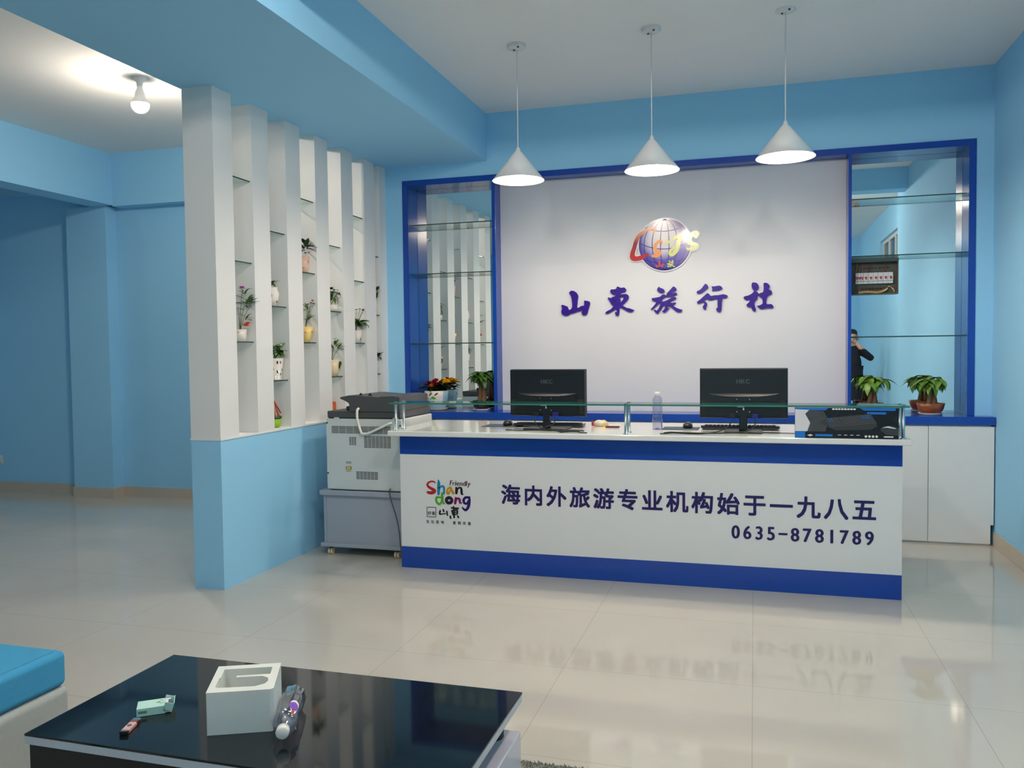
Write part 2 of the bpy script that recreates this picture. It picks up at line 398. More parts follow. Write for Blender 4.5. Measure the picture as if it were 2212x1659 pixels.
CAL=[[[(-1.4551,1.8669),(-1.4439,1.8806),(-1.4306,1.8845),(-1.4152,1.8818),(-1.3955,1.8693),(-1.3846,1.8539),(-1.3781,1.8386),(-1.3805,1.8215),(-1.3846,1.8),(-1.3853,1.7806),(-1.3888,1.7592),(-1.3896,1.7462),(-1.3834,1.7428),(-1.3724,1.7458),(-1.3591,1.7562),(-1.3437,1.759),(-1.3316,1.7587),(-1.3293,1.7748),(-1.3301,1.8006),(-1.3104,1.799),(-1.2864,1.7918),(-1.2811,1.7756),(-1.2868,1.7521),(-1.2957,1.7266),(-1.3048,1.6945),(-1.3137,1.6818),(-1.34,1.6824),(-1.3508,1.6967),(-1.354,1.7065),(-1.3441,1.717),(-1.3506,1.7226),(-1.3727,1.7145),(-1.3881,1.7127),(-1.408,1.7035),(-1.4413,1.6968),(-1.4658,1.6822),(-1.4814,1.6804),(-1.5058,1.6875),(-1.519,1.7008),(-1.5211,1.7172),(-1.5153,1.7365),(-1.5163,1.7496),(-1.5217,1.766),(-1.5083,1.7711),(-1.485,1.7618),(-1.4695,1.7559),(-1.4641,1.7439),(-1.4598,1.7297),(-1.4498,1.7284),(-1.4365,1.7367),(-1.4297,1.7495),(-1.4294,1.7775),(-1.4335,1.8166),(-1.4388,1.8383),(-1.4464,1.8537)]],[[(-1.0624,1.9038),(-1.0563,1.9056),(-1.0411,1.9001),(-1.029,1.8937),(-1.0149,1.8952),(-1.0027,1.8968),(-.9907,1.8864),(-.9847,1.8751),(-.9949,1.8604),(-1.0111,1.8589),(-1.0253,1.8533),(-1.0324,1.8455),(-1.0294,1.841),(-1.0132,1.8425),(-.995,1.8443),(-.9809,1.8419),(-.9709,1.8335),(-.9649,1.8213),(-.968,1.8054),(-.9772,1.7916),(-.9894,1.7799),(-1.0016,1.7661),(-1.0189,1.7555),(-1.0078,1.7462),(-.9836,1.7325),(-.9595,1.7278),(-.9233,1.7138),(-.9375,1.6991),(-.9536,1.6965),(-.9758,1.7031),(-.9919,1.7126),(-1.01,1.7251),(-1.0241,1.7335),(-1.0372,1.7369),(-1.0404,1.7249),(-1.0415,1.7027),(-1.0437,1.6826),(-1.0509,1.6717),(-1.059,1.6689),(-1.0712,1.6752),(-1.0782,1.6875),(-1.0787,1.7006),(-1.0639,1.7003),(-1.0638,1.7134),(-1.0668,1.7235),(-1.081,1.7209),(-1.0974,1.7082),(-1.122,1.6977),(-1.1343,1.6899),(-1.1487,1.6902),(-1.1578,1.6955),(-1.1485,1.7064),(-1.1341,1.7142),(-1.1177,1.7208),(-1.1013,1.7345),(-1.088,1.7493),(-1.1032,1.7588),(-1.1133,1.7753),(-1.1213,1.7897),(-1.1355,1.8103),(-1.1313,1.8213),(-1.1191,1.8169),(-1.1068,1.8145),(-1.1007,1.8224),(-1.0803,1.8278),(-1.067,1.8325),(-1.07,1.8386),(-1.0903,1.8412),(-1.1045,1.8487),(-1.1156,1.8632),(-1.1145,1.8763),(-1.1073,1.8841),(-1.088,1.8835),(-1.0717,1.886),(-1.0645,1.8908)],[(-1.0367,1.8114),(-1.0295,1.8213),(-1.0194,1.822),(-1.0073,1.8206),(-1.0094,1.8066),(-1.0156,1.7947),(-1.0258,1.7829),(-1.0349,1.7822),(-1.0359,1.7852),(-1.0297,1.7951),(-1.0368,1.8054)],[(-1.0937,1.7969),(-1.0744,1.7974),(-1.0754,1.7914),(-1.0927,1.7909)],[(-1.0939,1.7788),(-1.0827,1.7734),(-1.0715,1.7701),(-1.0807,1.7667),(-1.0898,1.7706)]],[[(-.7238,1.8945),(-.7192,1.884),(-.7006,1.8788),(-.6895,1.8718),(-.6821,1.8594),(-.6822,1.8501),(-.6915,1.8438),(-.7083,1.8425),(-.725,1.8486),(-.7371,1.8593),(-.7398,1.8707),(-.736,1.8818)],[(-.7832,1.8034),(-.7551,1.8064),(-.7308,1.8103),(-.714,1.8155),(-.7027,1.8282),(-.6897,1.8316),(-.6786,1.8284),(-.6678,1.8225),(-.6656,1.829),(-.6674,1.8356),(-.6507,1.8528),(-.6321,1.8728),(-.6191,1.8873),(-.6098,1.8916),(-.5969,1.8828),(-.5887,1.8714),(-.5906,1.8602),(-.6044,1.8532),(-.6211,1.8444),(-.6332,1.8345),(-.6211,1.8369),(-.6063,1.843),(-.5934,1.8417),(-.5824,1.8329),(-.5898,1.8238),(-.6101,1.8179),(-.6323,1.8111),(-.6509,1.8083),(-.6694,1.8122),(-.6843,1.8033),(-.6992,1.7907),(-.7049,1.7796),(-.6956,1.7746),(-.6807,1.7779),(-.6584,1.7867),(-.6379,1.7973),(-.6213,1.8071),(-.6065,1.8094),(-.5936,1.8053),(-.5899,1.7959),(-.5973,1.7877),(-.6121,1.7844),(-.6288,1.7755),(-.6418,1.7693),(-.6344,1.7626),(-.6159,1.763),(-.5974,1.7662),(-.5938,1.7624),(-.5984,1.7532),(-.616,1.7453),(-.6068,1.7338),(-.5884,1.7221),(-.57,1.7142),(-.548,1.7071),(-.5443,1.7004),(-.5517,1.6904),(-.5664,1.6879),(-.5849,1.6903),(-.6014,1.701),(-.6235,1.7212),(-.6438,1.7385),(-.6549,1.7388),(-.6624,1.7278),(-.6568,1.722),(-.642,1.7244),(-.6532,1.7107),(-.6699,1.6943),(-.6848,1.6881),(-.696,1.6912),(-.7015,1.6988),(-.6903,1.707),(-.681,1.7208),(-.6772,1.7338),(-.6781,1.746),(-.6864,1.7453),(-.6958,1.7343),(-.7089,1.7121),(-.7258,1.6919),(-.7314,1.6817),(-.7389,1.68),(-.7501,1.685),(-.7594,1.6965),(-.7677,1.7118),(-.7556,1.7105),(-.7444,1.7036),(-.7313,1.7183),(-.72,1.7387),(-.7162,1.7536),(-.718,1.7649),(-.7292,1.7577),(-.748,1.7376),(-.7705,1.7194),(-.7818,1.7131),(-.7921,1.7171),(-.7761,1.7327),(-.7572,1.7547),(-.7421,1.7797),(-.7552,1.7782),(-.7665,1.7785),(-.7776,1.7854),(-.7823,1.7949)]],[[(-.3702,1.9028),(-.3634,1.9034),(-.3532,1.8961),(-.3464,1.8855),(-.3439,1.875),(-.3482,1.8673),(-.3618,1.859),(-.3737,1.8473),(-.3908,1.8374),(-.4096,1.8293),(-.425,1.8297),(-.4335,1.8361),(-.4335,1.8431),(-.4232,1.8515),(-.4112,1.8554),(-.3975,1.8663),(-.3873,1.8799),(-.377,1.8934)],[(-.3193,1.8845),(-.3125,1.8817),(-.2973,1.8812),(-.2804,1.8841),(-.2636,1.8861),(-.2501,1.8822),(-.2417,1.875),(-.2367,1.8628),(-.2468,1.857),(-.2636,1.8498),(-.2805,1.8486),(-.3008,1.8501),(-.316,1.8463),(-.3186,1.849),(-.3118,1.8548),(-.3151,1.8636)],[(-.3517,1.8309),(-.3432,1.8281),(-.333,1.8173),(-.3271,1.8085),(-.3144,1.809),(-.2975,1.8119),(-.2721,1.812),(-.2502,1.8157),(-.2368,1.817),(-.23,1.8194),(-.2199,1.8147),(-.2065,1.8126),(-.199,1.8054),(-.2015,1.7943),(-.2166,1.7887),(-.2402,1.7885),(-.236,1.778),(-.2368,1.7711),(-.2411,1.7609),(-.2428,1.7384),(-.2446,1.6969),(-.2488,1.6849),(-.2623,1.6775),(-.2758,1.6856),(-.2834,1.6979),(-.2842,1.7127),(-.2732,1.7141),(-.274,1.7393),(-.2748,1.7774),(-.2807,1.7845),(-.2976,1.7816),(-.3145,1.776),(-.3315,1.7739),(-.3416,1.7768),(-.3518,1.7858),(-.3586,1.786),(-.3688,1.7784),(-.3774,1.77),(-.3638,1.7626),(-.3553,1.752),(-.3554,1.7328),(-.3605,1.719),(-.3631,1.7034),(-.3708,1.7019),(-.3827,1.7092),(-.3877,1.7215),(-.3843,1.7319),(-.3758,1.7421),(-.3757,1.7543),(-.3808,1.7631),(-.391,1.7617),(-.4116,1.7509),(-.4201,1.7494),(-.4303,1.7575),(-.4329,1.7628),(-.4235,1.7713),(-.4063,1.783),(-.3824,1.8049),(-.3653,1.8201)]],[[(-.0157,1.9004),(.0018,1.9016),(.0158,1.8975),(.0263,1.8889),(.0332,1.8742),(.035,1.8596),(.0298,1.8498),(.0193,1.8429),(.007,1.8378),(.0088,1.8332),(.0228,1.8283),(.0297,1.8199),(.0332,1.8134),(.0472,1.8193),(.0629,1.8243),(.0672,1.8332),(.0698,1.8548),(.069,1.873),(.0672,1.8911),(.0751,1.8963),(.0889,1.8958),(.1028,1.8881),(.1132,1.8751),(.1141,1.8606),(.1072,1.8491),(.1054,1.8419),(.1167,1.8406),(.1288,1.8303),(.1306,1.8167),(.1288,1.8086),(.1132,1.8028),(.1011,1.7968),(.095,1.7852),(.0916,1.7709),(.089,1.751),(.0898,1.7365),(.0959,1.7318),(.1098,1.7323),(.1219,1.7329),(.1323,1.7272),(.1418,1.7151),(.1358,1.7017),(.1185,1.7022),(.0924,1.7029),(.075,1.7006),(.0576,1.6956),(.0437,1.6987),(.0315,1.7072),(.0201,1.7193),(.0245,1.7228),(.0384,1.7243),(.0541,1.732),(.0611,1.7382),(.062,1.7536),(.0594,1.7754),(.0454,1.7849),(.0367,1.7961),(.0315,1.8044),(.0245,1.7991),(.0262,1.7909),(.0219,1.7729),(.0105,1.7623),(.0035,1.7516),(.0017,1.7389),(.0035,1.7225),(.0087,1.706),(.0131,1.6913),(.0087,1.6823),(-.0001,1.678),(-.0123,1.6865),(-.0202,1.7031),(-.022,1.7168),(-.0281,1.7151),(-.0404,1.7118),(-.0527,1.7185),(-.0589,1.7315),(-.0527,1.7386),(-.0421,1.7474),(-.0333,1.7618),(-.0281,1.7753),(-.0386,1.7719),(-.0562,1.767),(-.0685,1.7719),(-.0782,1.7831),(-.0791,1.7923),(-.0667,1.7983),(-.0438,1.803),(-.0245,1.8125),(-.0087,1.8247),(-.0008,1.8372),(-.0122,1.8503),(-.0183,1.865),(-.0201,1.8833)]]]
SD={'S':('red',[[(-1.9634,.5613,.0072),(-1.974,.5676,.009),(-1.9902,.568,.0099),(-2.0084,.5598,.0126),(-2.0168,.546,.0144),(-2.0089,.5327,.0162),(-1.9892,.5216,.018),(-1.9732,.5137,.0216),(-1.9697,.5054,.0234),(-1.9807,.4965,.0216),(-1.9987,.4942,.0198),(-2.0149,.497,.0163)]]),'h':('sky',[[(-1.9415,.5805,.0054),(-1.9383,.5604,.0197),(-1.9397,.53,.0215),(-1.9413,.4895,.0179)],[(-1.9388,.5267,.0125),(-1.9262,.5356,.0125),(-1.91,.5395,.0143),(-1.9031,.5263,.0143),(-1.9045,.4926,.0134)]]),'a':('ochre',[[(-1.8602,.5345,.0107),(-1.8764,.5238,.0125),(-1.883,.5018,.0142),(-1.8751,.4928,.0125),(-1.8624,.5092,.0107),(-1.8567,.5329,.0107),(-1.8499,.513,.016),(-1.8395,.4966,.016)]]),'n':('ink',[[(-1.8195,.5325,.0141),(-1.818,.5175,.0194),(-1.82,.499,.0159)],[(-1.8161,.5209,.0124),(-1.8018,.5332,.0106),(-1.7877,.532,.0123),(-1.7844,.5154,.0159),(-1.783,.4954,.0141),(-1.7742,.4932,.007)]]),'d':('green',[[(-1.9273,.4673,.0107),(-1.9524,.4672,.0144),(-1.9581,.4518,.0144),(-1.9512,.4318,.0144),(-1.937,.4239,.0143),(-1.9225,.4363,.0143),(-1.9168,.4534,.0161)],[(-1.917,.4955,.0125),(-1.9165,.4719,.0179),(-1.9151,.4467,.0161),(-1.9047,.4286,.0107)]]),'o':('ink2',[[(-1.8693,.4678,.0204),(-1.8827,.4631,.0205),(-1.8883,.4503,.0205),(-1.8823,.4379,.0205),(-1.8699,.4342,.0205),(-1.8565,.4389,.0204),(-1.8509,.4517,.0204),(-1.8569,.4641,.0204),(-1.8693,.4678,.0204)]]),'m':('magenta',[[(-1.824,.4687,.0124),(-1.8261,.4502,.0177),(-1.829,.4333,.0159)],[(-1.8242,.457,.0142),(-1.8082,.466,.0141),(-1.7977,.458,.0159),(-1.7962,.4397,.0141),(-1.7857,.4376,.0088)]]),'g':('navy',[[(-1.7376,.4737,.014),(-1.7587,.4729,.0158),(-1.7713,.4557,.0176),(-1.7663,.4375,.0158),(-1.7505,.4348,.0141),(-1.7379,.4537,.014)],[(-1.7314,.4773,.0105),(-1.7327,.4539,.0175),(-1.7384,.4203,.0193),(-1.7511,.398,.0176),(-1.7652,.3941,.0158),(-1.7808,.4085,.0088)]]),'sh':('ink',[[(-1.9319,.3794,.0124),(-1.9347,.3606,.0112),(-1.9148,.3614,.0062),(-1.895,.3646,.0074)],[(-1.9107,.3885,.0112),(-1.9071,.377,.0099)],[(-1.8861,.3779,.0111),(-1.8828,.3547,.0099)]]),'do':('ink',[[(-1.8536,.4026,.0099),(-1.8094,.4009,.0123)],[(-1.8399,.4125,.0086),(-1.8368,.3765,.0111),(-1.8373,.3427,.0123)],[(-1.8514,.3852,.0099),(-1.8457,.3598,.0086)],[(-1.8502,.3848,.0099),(-1.8169,.389,.011),(-1.8161,.3658,.0098)],[(-1.8479,.3732,.0069),(-1.8183,.3773,.0069)],[(-1.8469,.3602,.0079),(-1.8198,.3633,.0083)],[(-1.8631,.3485,.0111),(-1.8608,.337,.0111)],[(-1.8126,.3515,.011),(-1.8078,.3433,.011)]]),'seal':('plum',[[(-2.0189,.4004,.0035),(-1.9664,.4014,.0035),(-1.961,.3946,.0035),(-1.9629,.3429,.0035),(-1.9687,.3398,.0035),(-2.0174,.34,.0035),(-2.0228,.3461,.0035),(-2.022,.3955,.0035),(-2.0189,.4004,.0035)]])}
GL={'C':('cgrad',[[(-.7671,2.3181,.0099),(-.7538,2.3503,.023),(-.7966,2.3526,.0231),(-.843,2.3319,.0265),(-.8797,2.304,.0299),(-.9033,2.262,.0333),(-.9203,2.2064,.0333),(-.9339,2.1638,.0367),(-.9308,2.1304,.0434),(-.9008,2.1208,.0366),(-.8575,2.1305,.0365),(-.8142,2.1535,.0198)]]),'s':('orange',[[(-.7052,2.2228,.0098),(-.7034,2.2457,.0164),(-.7247,2.2501,.0197),(-.7512,2.2217,.0263),(-.7546,2.1921,.0263),(-.735,2.1714,.0295),(-.7219,2.1576,.0361),(-.7417,2.142,.0361),(-.7747,2.1369,.0198)]]),'j':('lime',[[(-.6757,2.2279,.0131),(-.6332,2.2489,.0195),(-.5908,2.2763,.0259),(-.5551,2.2843,.0258),(-.5682,2.249,.0323),(-.5781,2.2069,.0356),(-.5945,2.1684,.0357),(-.6206,2.14,.026),(-.6369,2.1473,.0228),(-.6335,2.1734,.0195),(-.6041,2.1983,.0195)]]),'S':('lime',[[(-.4393,2.2752,.016),(-.4264,2.2973,.0192),(-.436,2.3076,.0128),(-.4649,2.296,.016),(-.4875,2.2679,.0225),(-.4972,2.2357,.0257),(-.4716,2.2182,.0225),(-.4332,2.2001,.0256),(-.4524,2.1815,.0256),(-.4974,2.1786,.0193),(-.5103,2.1907,.0064)]])}

# ------------------------------------------------------------ room shell
YW = 6.54; CZ = 3.345; RXW = 1.605; SZ = 2.96
struct('floor', MB().box(-8.4, 2.3, -2.6, 7.0, -0.1, 0), 'floor_tile')
struct('ceiling', MB().box(-8.4, 2.3, -2.6, 7.0, CZ, CZ + 0.1), 'ceiling_white')
MY = 6.735                                 # the display unit is let into a shallow recess of this wall
m = MB()
m.box(-3.224, -2.816, YW, 6.9, 0, CZ); m.box(1.450, RXW + 0.1, YW, 6.9, 0, CZ)
m.box(-2.816, 1.450, YW, 6.9, 0, 0.84); m.box(-2.816, 1.450, YW, 6.9, 2.80, CZ); m.box(-2.816, 1.450, 6.75, 6.9, 0.84, 2.80)
struct('wall_back', m, 'wall_blue')
struct('wall_right', MB().box(RXW, RXW + 0.4, 2.87, 6.9, 0, CZ), 'wall_blue')
m = MB()
m.box(1.8, 1.9, -2.5, 0.0, 0, CZ); m.box(1.8, 1.9, 0.0, 1.7, 0, 2.2); m.box(1.8, 1.9, 0.0, 1.7, 2.95, CZ); m.box(1.8, 1.9, 1.7, 2.87, 0, CZ)
struct('wall_right_front', m, 'wall_blue')
struct('wall_left_back', MB().box(-8.3, -3.224, 6.79, 6.9, 0, CZ), 'wall_blue')
struct('wall_left', MB().box(-8.3, -8.2, -2.5, 6.79, 0, CZ), 'wall_blue')
struct('wall_front', MB().box(-8.3, 2.1, -2.6, -2.5, 0, CZ), 'wall_blue')
wdw = struct('window_1', MB().box(1.86, 1.87, 0.05, 1.65, 2.25, 2.9), 'night_glass')
m = MB()
for a, b, c, d in ((0.0, 1.7, 2.2, 2.25), (0.0, 1.7, 2.9, 2.95), (0.0, 0.05, 2.25, 2.9), (1.65, 1.7, 2.25, 2.9), (0.55, 0.6, 2.25, 2.9), (1.1, 1.15, 2.25, 2.9)):
    m.box(1.84, 1.89, a, b, c, d)
obj('window_frame', m, 'pvc', wdw)
struct('trim_1', MB().box(-3.235, -2.109, -2.5, YW, SZ, CZ), 'wall_blue')                     # broad boxed beam over the divider
struct('trim_2', MB().box(-2.109, RXW, 3.32, 3.57, 3.11, CZ), 'wall_blue')                     # cross beam
struct('trim_3', MB().box(-6.2, -5.95, -2.5, 6.66, 2.85, CZ), 'wall_blue')                    # beam along the side room
struct('trim_4', MB().box(-5.95, -3.235, 6.66, 6.79, 2.84, CZ), 'wall_blue')                  # beam on the side room's back wall
struct('trim_5', MB().box(-6.5, -6.03, 6.65, 6.79, 0, 2.85), 'wall_blue')                     # pillar
struct('trim_6', MB().box(-8.2, -6.2, 6.66, 6.79, 3.03, CZ), 'wall_blue')
struct('wall_partition', MB().box(-3.224, -3.02, 4.186, YW, 0, 0.889), 'wall_blue')
struct('baseboard_left_back', MB().box(-6.03, -3.224, 6.775, 6.79, 0, 0.10).box(-8.2, -6.5, 6.775, 6.79, 0, 0.10), 'skirting')
struct('baseboard_pillar', MB().box(-6.51, -6.02, 6.636, 6.65, 0, 0.10).box(-6.03, -6.016, 6.65, 6.775, 0, 0.10), 'skirting')
struct('baseboard_right', MB().box(RXW - 0.012, RXW, 2.87, 6.42, 0, 0.10), 'skirting')
struct('baseboard_left', MB().box(-8.2, -8.186, -2.5, 6.775, 0, 0.10), 'skirting')

s = thing('wall_socket', 'white power socket low on the far blue wall of the side room', 'socket', (-7.6, 6.79, 0.32))
obj('socket_plate', MB().box(-7.645, -7.555, 6.781, 6.79, 0.285, 0.37), 'socket_white', s, 0.002)
obj('socket_face', MB().box(-7.635, -7.565, 6.778, 6.781, 0.295, 0.36), 'socket_white', s, 0.001)
mm = MB(); mm.box(-7.618, -7.612, 6.777, 6.778, 0.315, 0.33); mm.box(-7.592, -7.586, 6.777, 6.778, 0.315, 0.33); mm.box(-7.605, -7.599, 6.777, 6.778, 0.335, 0.35)
obj('socket_slots', mm, 'black_matte', s)

# ------------------------------------------------------------ divider of white columns with glass shelves
cy = [4.186 + 0.39 * k for k in range(6)] + [6.42]
cd = [0.185] * 6 + [YW - 6.42]
ordn = ['nearest', 'second', 'third', 'fourth', 'fifth', 'sixth']
sill = tag(obj('divider_sill', MB().box(-3.228, -3.014, 4.182, YW, 0.889, 0.903), 'paint_white', None, 0.002), 'white sill board capping the low blue divider wall', 'sill')
for k in range(7):
    lab = 'white square divider column, nearest of the row with its front end free' if k == 0 else ('white divider column half sunk into the back wall, last of the row' if k == 6 else 'white square divider column, %s of the row from the front' % ordn[k])
    tag(obj('divider_column', MB().box(-3.224, -3.02, cy[k], cy[k] + cd[k], 0.903, SZ), 'paint_white'), lab, 'column', 'white columns of the divider')
SHZ = [(2.483, 1.972, 1.478), (2.204, 1.715, 1.223)]
lev = ['top', 'middle', 'lowest']
for k in range(6):
    for j, z in enumerate(SHZ[k % 2]):
        y0 = cy[k] + cd[k]; y1 = cy[k + 1]
        m = MB(); m.box(-3.205, -3.038, y0 + 0.001, y1 - 0.001, z - 0.008, z)
        m.mi = [0, 1, 0, 0, 0, 0]; m.mi = [0] * 6
        m.mi[1] = 1; m.mi[0] = 1
        # the long edges of the pane read dark green, its faces clear
        tag(obj('glass_shelf', m, ['clear_glass', 'shelf_edge']), 'small glass shelf, %s of three in the %s gap between the white columns' % (lev[j], ['first', 'second', 'third', 'fourth', 'fifth', 'last'][k]), 'shelf', 'glass shelves between the white columns')

# ------------------------------------------------------------ plants on the divider
R = random.Random(11)
def foliage(mb, c, n, L, W, spread=0.05, height=0.12, droop=0.4, ang0=-0.2, ang1=1.2, ymax=99.0):
    for i in range(n):
        t = R.uniform(0, 2 * PI); e = R.uniform(ang0, ang1)
        h = R.uniform(0.0, height); r = R.uniform(0, spread)
        b = (c[0] + r * math.cos(t), c[1] + r * math.sin(t), c[2] + h)
        d = (math.cos(t) * math.cos(e), math.sin(t) * math.cos(e), math.sin(e))
        if b[1] + d[1] * L * 1.15 > ymax: d = (d[0], -abs(d[1]) * 0.4, d[2]); b = (b[0], min(b[1], ymax - 0.03), b[2])
        mb.leaf(b, d, (0, 0, 1), L * R.uniform(0.7, 1.15), W * R.uniform(0.7, 1.1), droop)
def flower(mb, c, r, n=7, rings=2):
    # rounded overlapping petals in tiers
    for q in range(rings):
        for i in range(n):
            t = 2 * PI * (i + 0.5 * q) / n; e = 0.15 + 0.55 * q
            d = Vector((math.cos(t) * math.cos(e), math.sin(t) * math.cos(e), math.sin(e))); sd = Vector((-math.sin(t), math.cos(t), 0)); nr = d.cross(sd)
            L = r * (1 - 0.14 * q); cc = Vector(c) + d * L * 0.55; V = [cc - nr * L * 0.06]
            for k in range(9):
                u = 2 * PI * k / 9; V.append(cc + d * L * 0.48 * math.cos(u) + sd * L * 0.46 * math.sin(u) - nr * L * 0.05 * math.cos(2 * u))
            mb.add(V, [(0, 1 + k, 1 + (k + 1) % 9) for k in range(9)], True)
    return mb
def plant(label, k, z, pot, leaves, flowers=(), stems=(), dy=0.0, cat='potted plant', x=-3.088):
    y = cy[k] + cd[k] + (cy[k + 1] - cy[k] - cd[k]) / 2 + dy
    t = thing('potted_plant', label, cat, (x, y, z), 'plants on the divider shelves')
    pm, prof, kw, pats = pot
    m = MB(); m.lathe([(0.0, 0.0)] + prof + [(prof[-1][0] - 0.006, prof[-1][1]), (prof[-1][0] - 0.010, prof[-1][1] - 0.02)], (x, y, z), 24, **kw)
    top = prof[-1][1]
    m.lathe([(0.0, top - 0.022), (prof[-1][0] - 0.008, top - 0.02)], (x, y, z), 16, **{a: b for a, b in kw.items() if a in ('sx', 'sy')})
    m.mi[-16:] = [0] * 16
    mats = [pm]
    if pats:
        mats.append(pats[0]); rr = random.Random(3 + k)
        m.m = 1
        for i in range(pats[1]):        # painted motifs lying on the glaze
            a = 2 * PI * i / pats[1] + rr.uniform(-0.15, 0.15); zz = top * rr.uniform(0.2, 0.85)
            r0 = None
            for (ra, za), (rb, zb) in zip(prof, prof[1:]):
                if za <= zz <= zb: r0 = ra + (rb - ra) * (zz - za) / max(zb - za, 1e-6)
            if r0 is None: r0 = prof[-1][0]
            P_ = []
            sz = pats[2] * rr.uniform(0.7, 1.3); tl = rr.uniform(0, 3)
            for q in range(7):
                u = 2 * PI * q / 7; da = math.cos(u + tl) * sz * 0.5 / max(r0, .01); dz = math.sin(u) * sz
                P_.append((x + (r0 + 0.0012) * math.cos(a + da) * kw.get('sx', 1), y + (r0 + 0.0012) * math.sin(a + da) * kw.get('sy', 1), z + zz + dz))
            m.add(P_, [tuple(range(7))], True)
    obj('pot', m, mats, t)
    obj('potting_soil', MB().lathe([(0.0, top - 0.014), (prof[-1][0] - 0.010, top - 0.016)], (x, y, z), 16, smooth=True, **{a: b for a, b in kw.items() if a in ('sx', 'sy')}), 'soil', t)
    c = (x, y, z + top - 0.015)
    if stems:
        m = MB()
        for (dx, dy_, h) in stems: m.tube([c, (x + dx * 0.4, y + dy_ * 0.4, z + top + h * 0.5), (x + dx, y + dy_, z + top + h)], [0.0022, 0.0012], 6, curve=3)
        obj('stems', m, 'stem', t)
    if leaves:
        m = MB()
        for (lx, ly, lz, n, L, W, kw2) in leaves: foliage(m, (x + lx, y + ly, z + top + lz), n, L, W, **kw2)
        obj('leaves', m, leaf_m, t)
    for (fx, fy, fz, fr, fm) in flowers:
        obj('flower', flower(MB(), (x + fx, y + fy, z + top + fz), fr), fm, t)
    return t
leaf_m = 'leaf'
cup = lambda r0, r1, h: [(r0, 0.0), (r0 + (r1 - r0) * 0.5, h * 0.5), (r1, h)]
z1, z2 = SHZ
plant('tall plant with pink bloom on top and an orange rose at its narrow white pot', 0, z1[2], ('ceramic_white', cup(0.036, 0.042, 0.075), {}, ('petal_orange', 5, 0.008)),
      [(0.02, 0.03, 0.06, 12, 0.06, 0.018, dict(spread=0.015, height=0.12)), (0.035, 0.03, 0.15, 14, 0.085, 0.026, dict(spread=0.02, height=0.05, ang0=0.0, ang1=0.9)), (0.03, 0.02, 0.22, 7, 0.06, 0.012, dict(spread=0.01, height=0.02, ang0=0.2, ang1=0.8))],
      [(0.045, 0.0, 0.02, 0.03, 'petal_orange'), (0.05, 0.01, 0.035, 0.022, 'petal_orange'), (0.025, -0.005, 0.255, 0.026, 'petal_pink')],
      [(0.025, 0.0, 0.25), (0.06, 0.04, 0.16), (0.02, 0.05, 0.2), (-0.03, 0.03, 0.15)], dy=0.03)
plant('small plant in a rounded white vase with red flowers, middle shelf, second gap', 1, z2[1], ('ceramic_white', [(0.026, 0), (0.045, 0.045), (0.05, 0.085), (0.038, 0.115), (0.044, 0.125)], {}, ('petal_red', 6, 0.016)),
      [(0, 0, 0.01, 12, 0.05, 0.03, dict(spread=0.015, height=0.03, ang0=0.1))], dy=0.005)
plant('leafy plant in a tall tapered white pot with black line drawing', 1, z2[2], ('ceramic_white', [(0.040, 0.0), (0.040, 0.008), (0.037, 0.012), (0.056, 0.145)], {}, ('ink', 22, 0.010)),
      [(0.01, 0.02, 0.02, 26, 0.06, 0.036, dict(spread=0.03, height=0.06, droop=0.6))], dy=0.03)
leaf_m = 'leaf_dark'
plant('dark green plant in a pale pink patterned pot, highest in the third gap', 2, z1[1], ('ceramic_pink', cup(0.034, 0.050, 0.115), {}, ('petal_orange', 7, 0.012)),
      [(0.01, 0.02, 0.02, 16, 0.075, 0.046, dict(spread=0.02, height=0.07, ang0=0.0, ang1=1.3))], dy=0.02)
leaf_m = 'leaf'
plant('plant with small red blossoms in a yellow and pink conical pot', 2, z1[2], ('ceramic_yellow', cup(0.030, 0.058, 0.11), {}, ('petal_red', 14, 0.009)),
      [(0.01, 0.02, 0.04, 5, 0.07, 0.022, dict(spread=0.01, height=0.02)), (0.01, 0.02, 0.10, 6, 0.07, 0.02, dict(spread=0.01, height=0.03, ang0=0.3))],
      [(0.03, 0.03, 0.17, 0.014, 'petal_rust'), (0.05, 0.02, 0.185, 0.014, 'petal_rust'), (0.02, 0.01, 0.16, 0.013, 'petal_rust'), (0.045, 0.045, 0.165, 0.013, 'petal_red')],
      [(0.03, 0.03, 0.165), (0.05, 0.02, 0.18), (0.02, 0.01, 0.155), (0.045, 0.045, 0.16)], dy=0.04)
plant('trailing plant with dark purple flower in a white latticed basket pot', 3, z2[1], ('rattan', cup(0.052, 0.056, 0.05), {}, ('ink', 5, 0.006)),
      [(0.01, 0.01, 0.05, 22, 0.05, 0.03, dict(spread=0.05, height=0.06, droop=0.9, ang0=-0.6, ang1=0.7))],
      [(0.015, -0.02, 0.115, 0.03, 'petal_purple'), (0.02, -0.03, 0.035, 0.018, 'petal_purple')], [(0.015, -0.02, 0.11), (0.06, 0.03, 0.1), (0.03, 0.05, 0.09)], dy=0.03)
plant('slender plant with one white flower in a smooth cream pot', 3, z2[2], ('ceramic_cream', cup(0.042, 0.054, 0.125), {}, None),
      [(0.02, 0.02, 0.06, 16, 0.07, 0.022, dict(spread=0.03, height=0.06, ang0=0.1, ang1=1.2)), (0.05, 0.03, -0.02, 2, 0.05, 0.035, dict(spread=0.0, height=0.01, ang0=-1.2, ang1=-1.0))],
      [(0.03, 0.0, 0.155, 0.022, 'petal_white')], [(0.03, 0.0, 0.15), (0.06, 0.03, 0.1), (0.02, -0.02, 0.08)], dy=0.03)
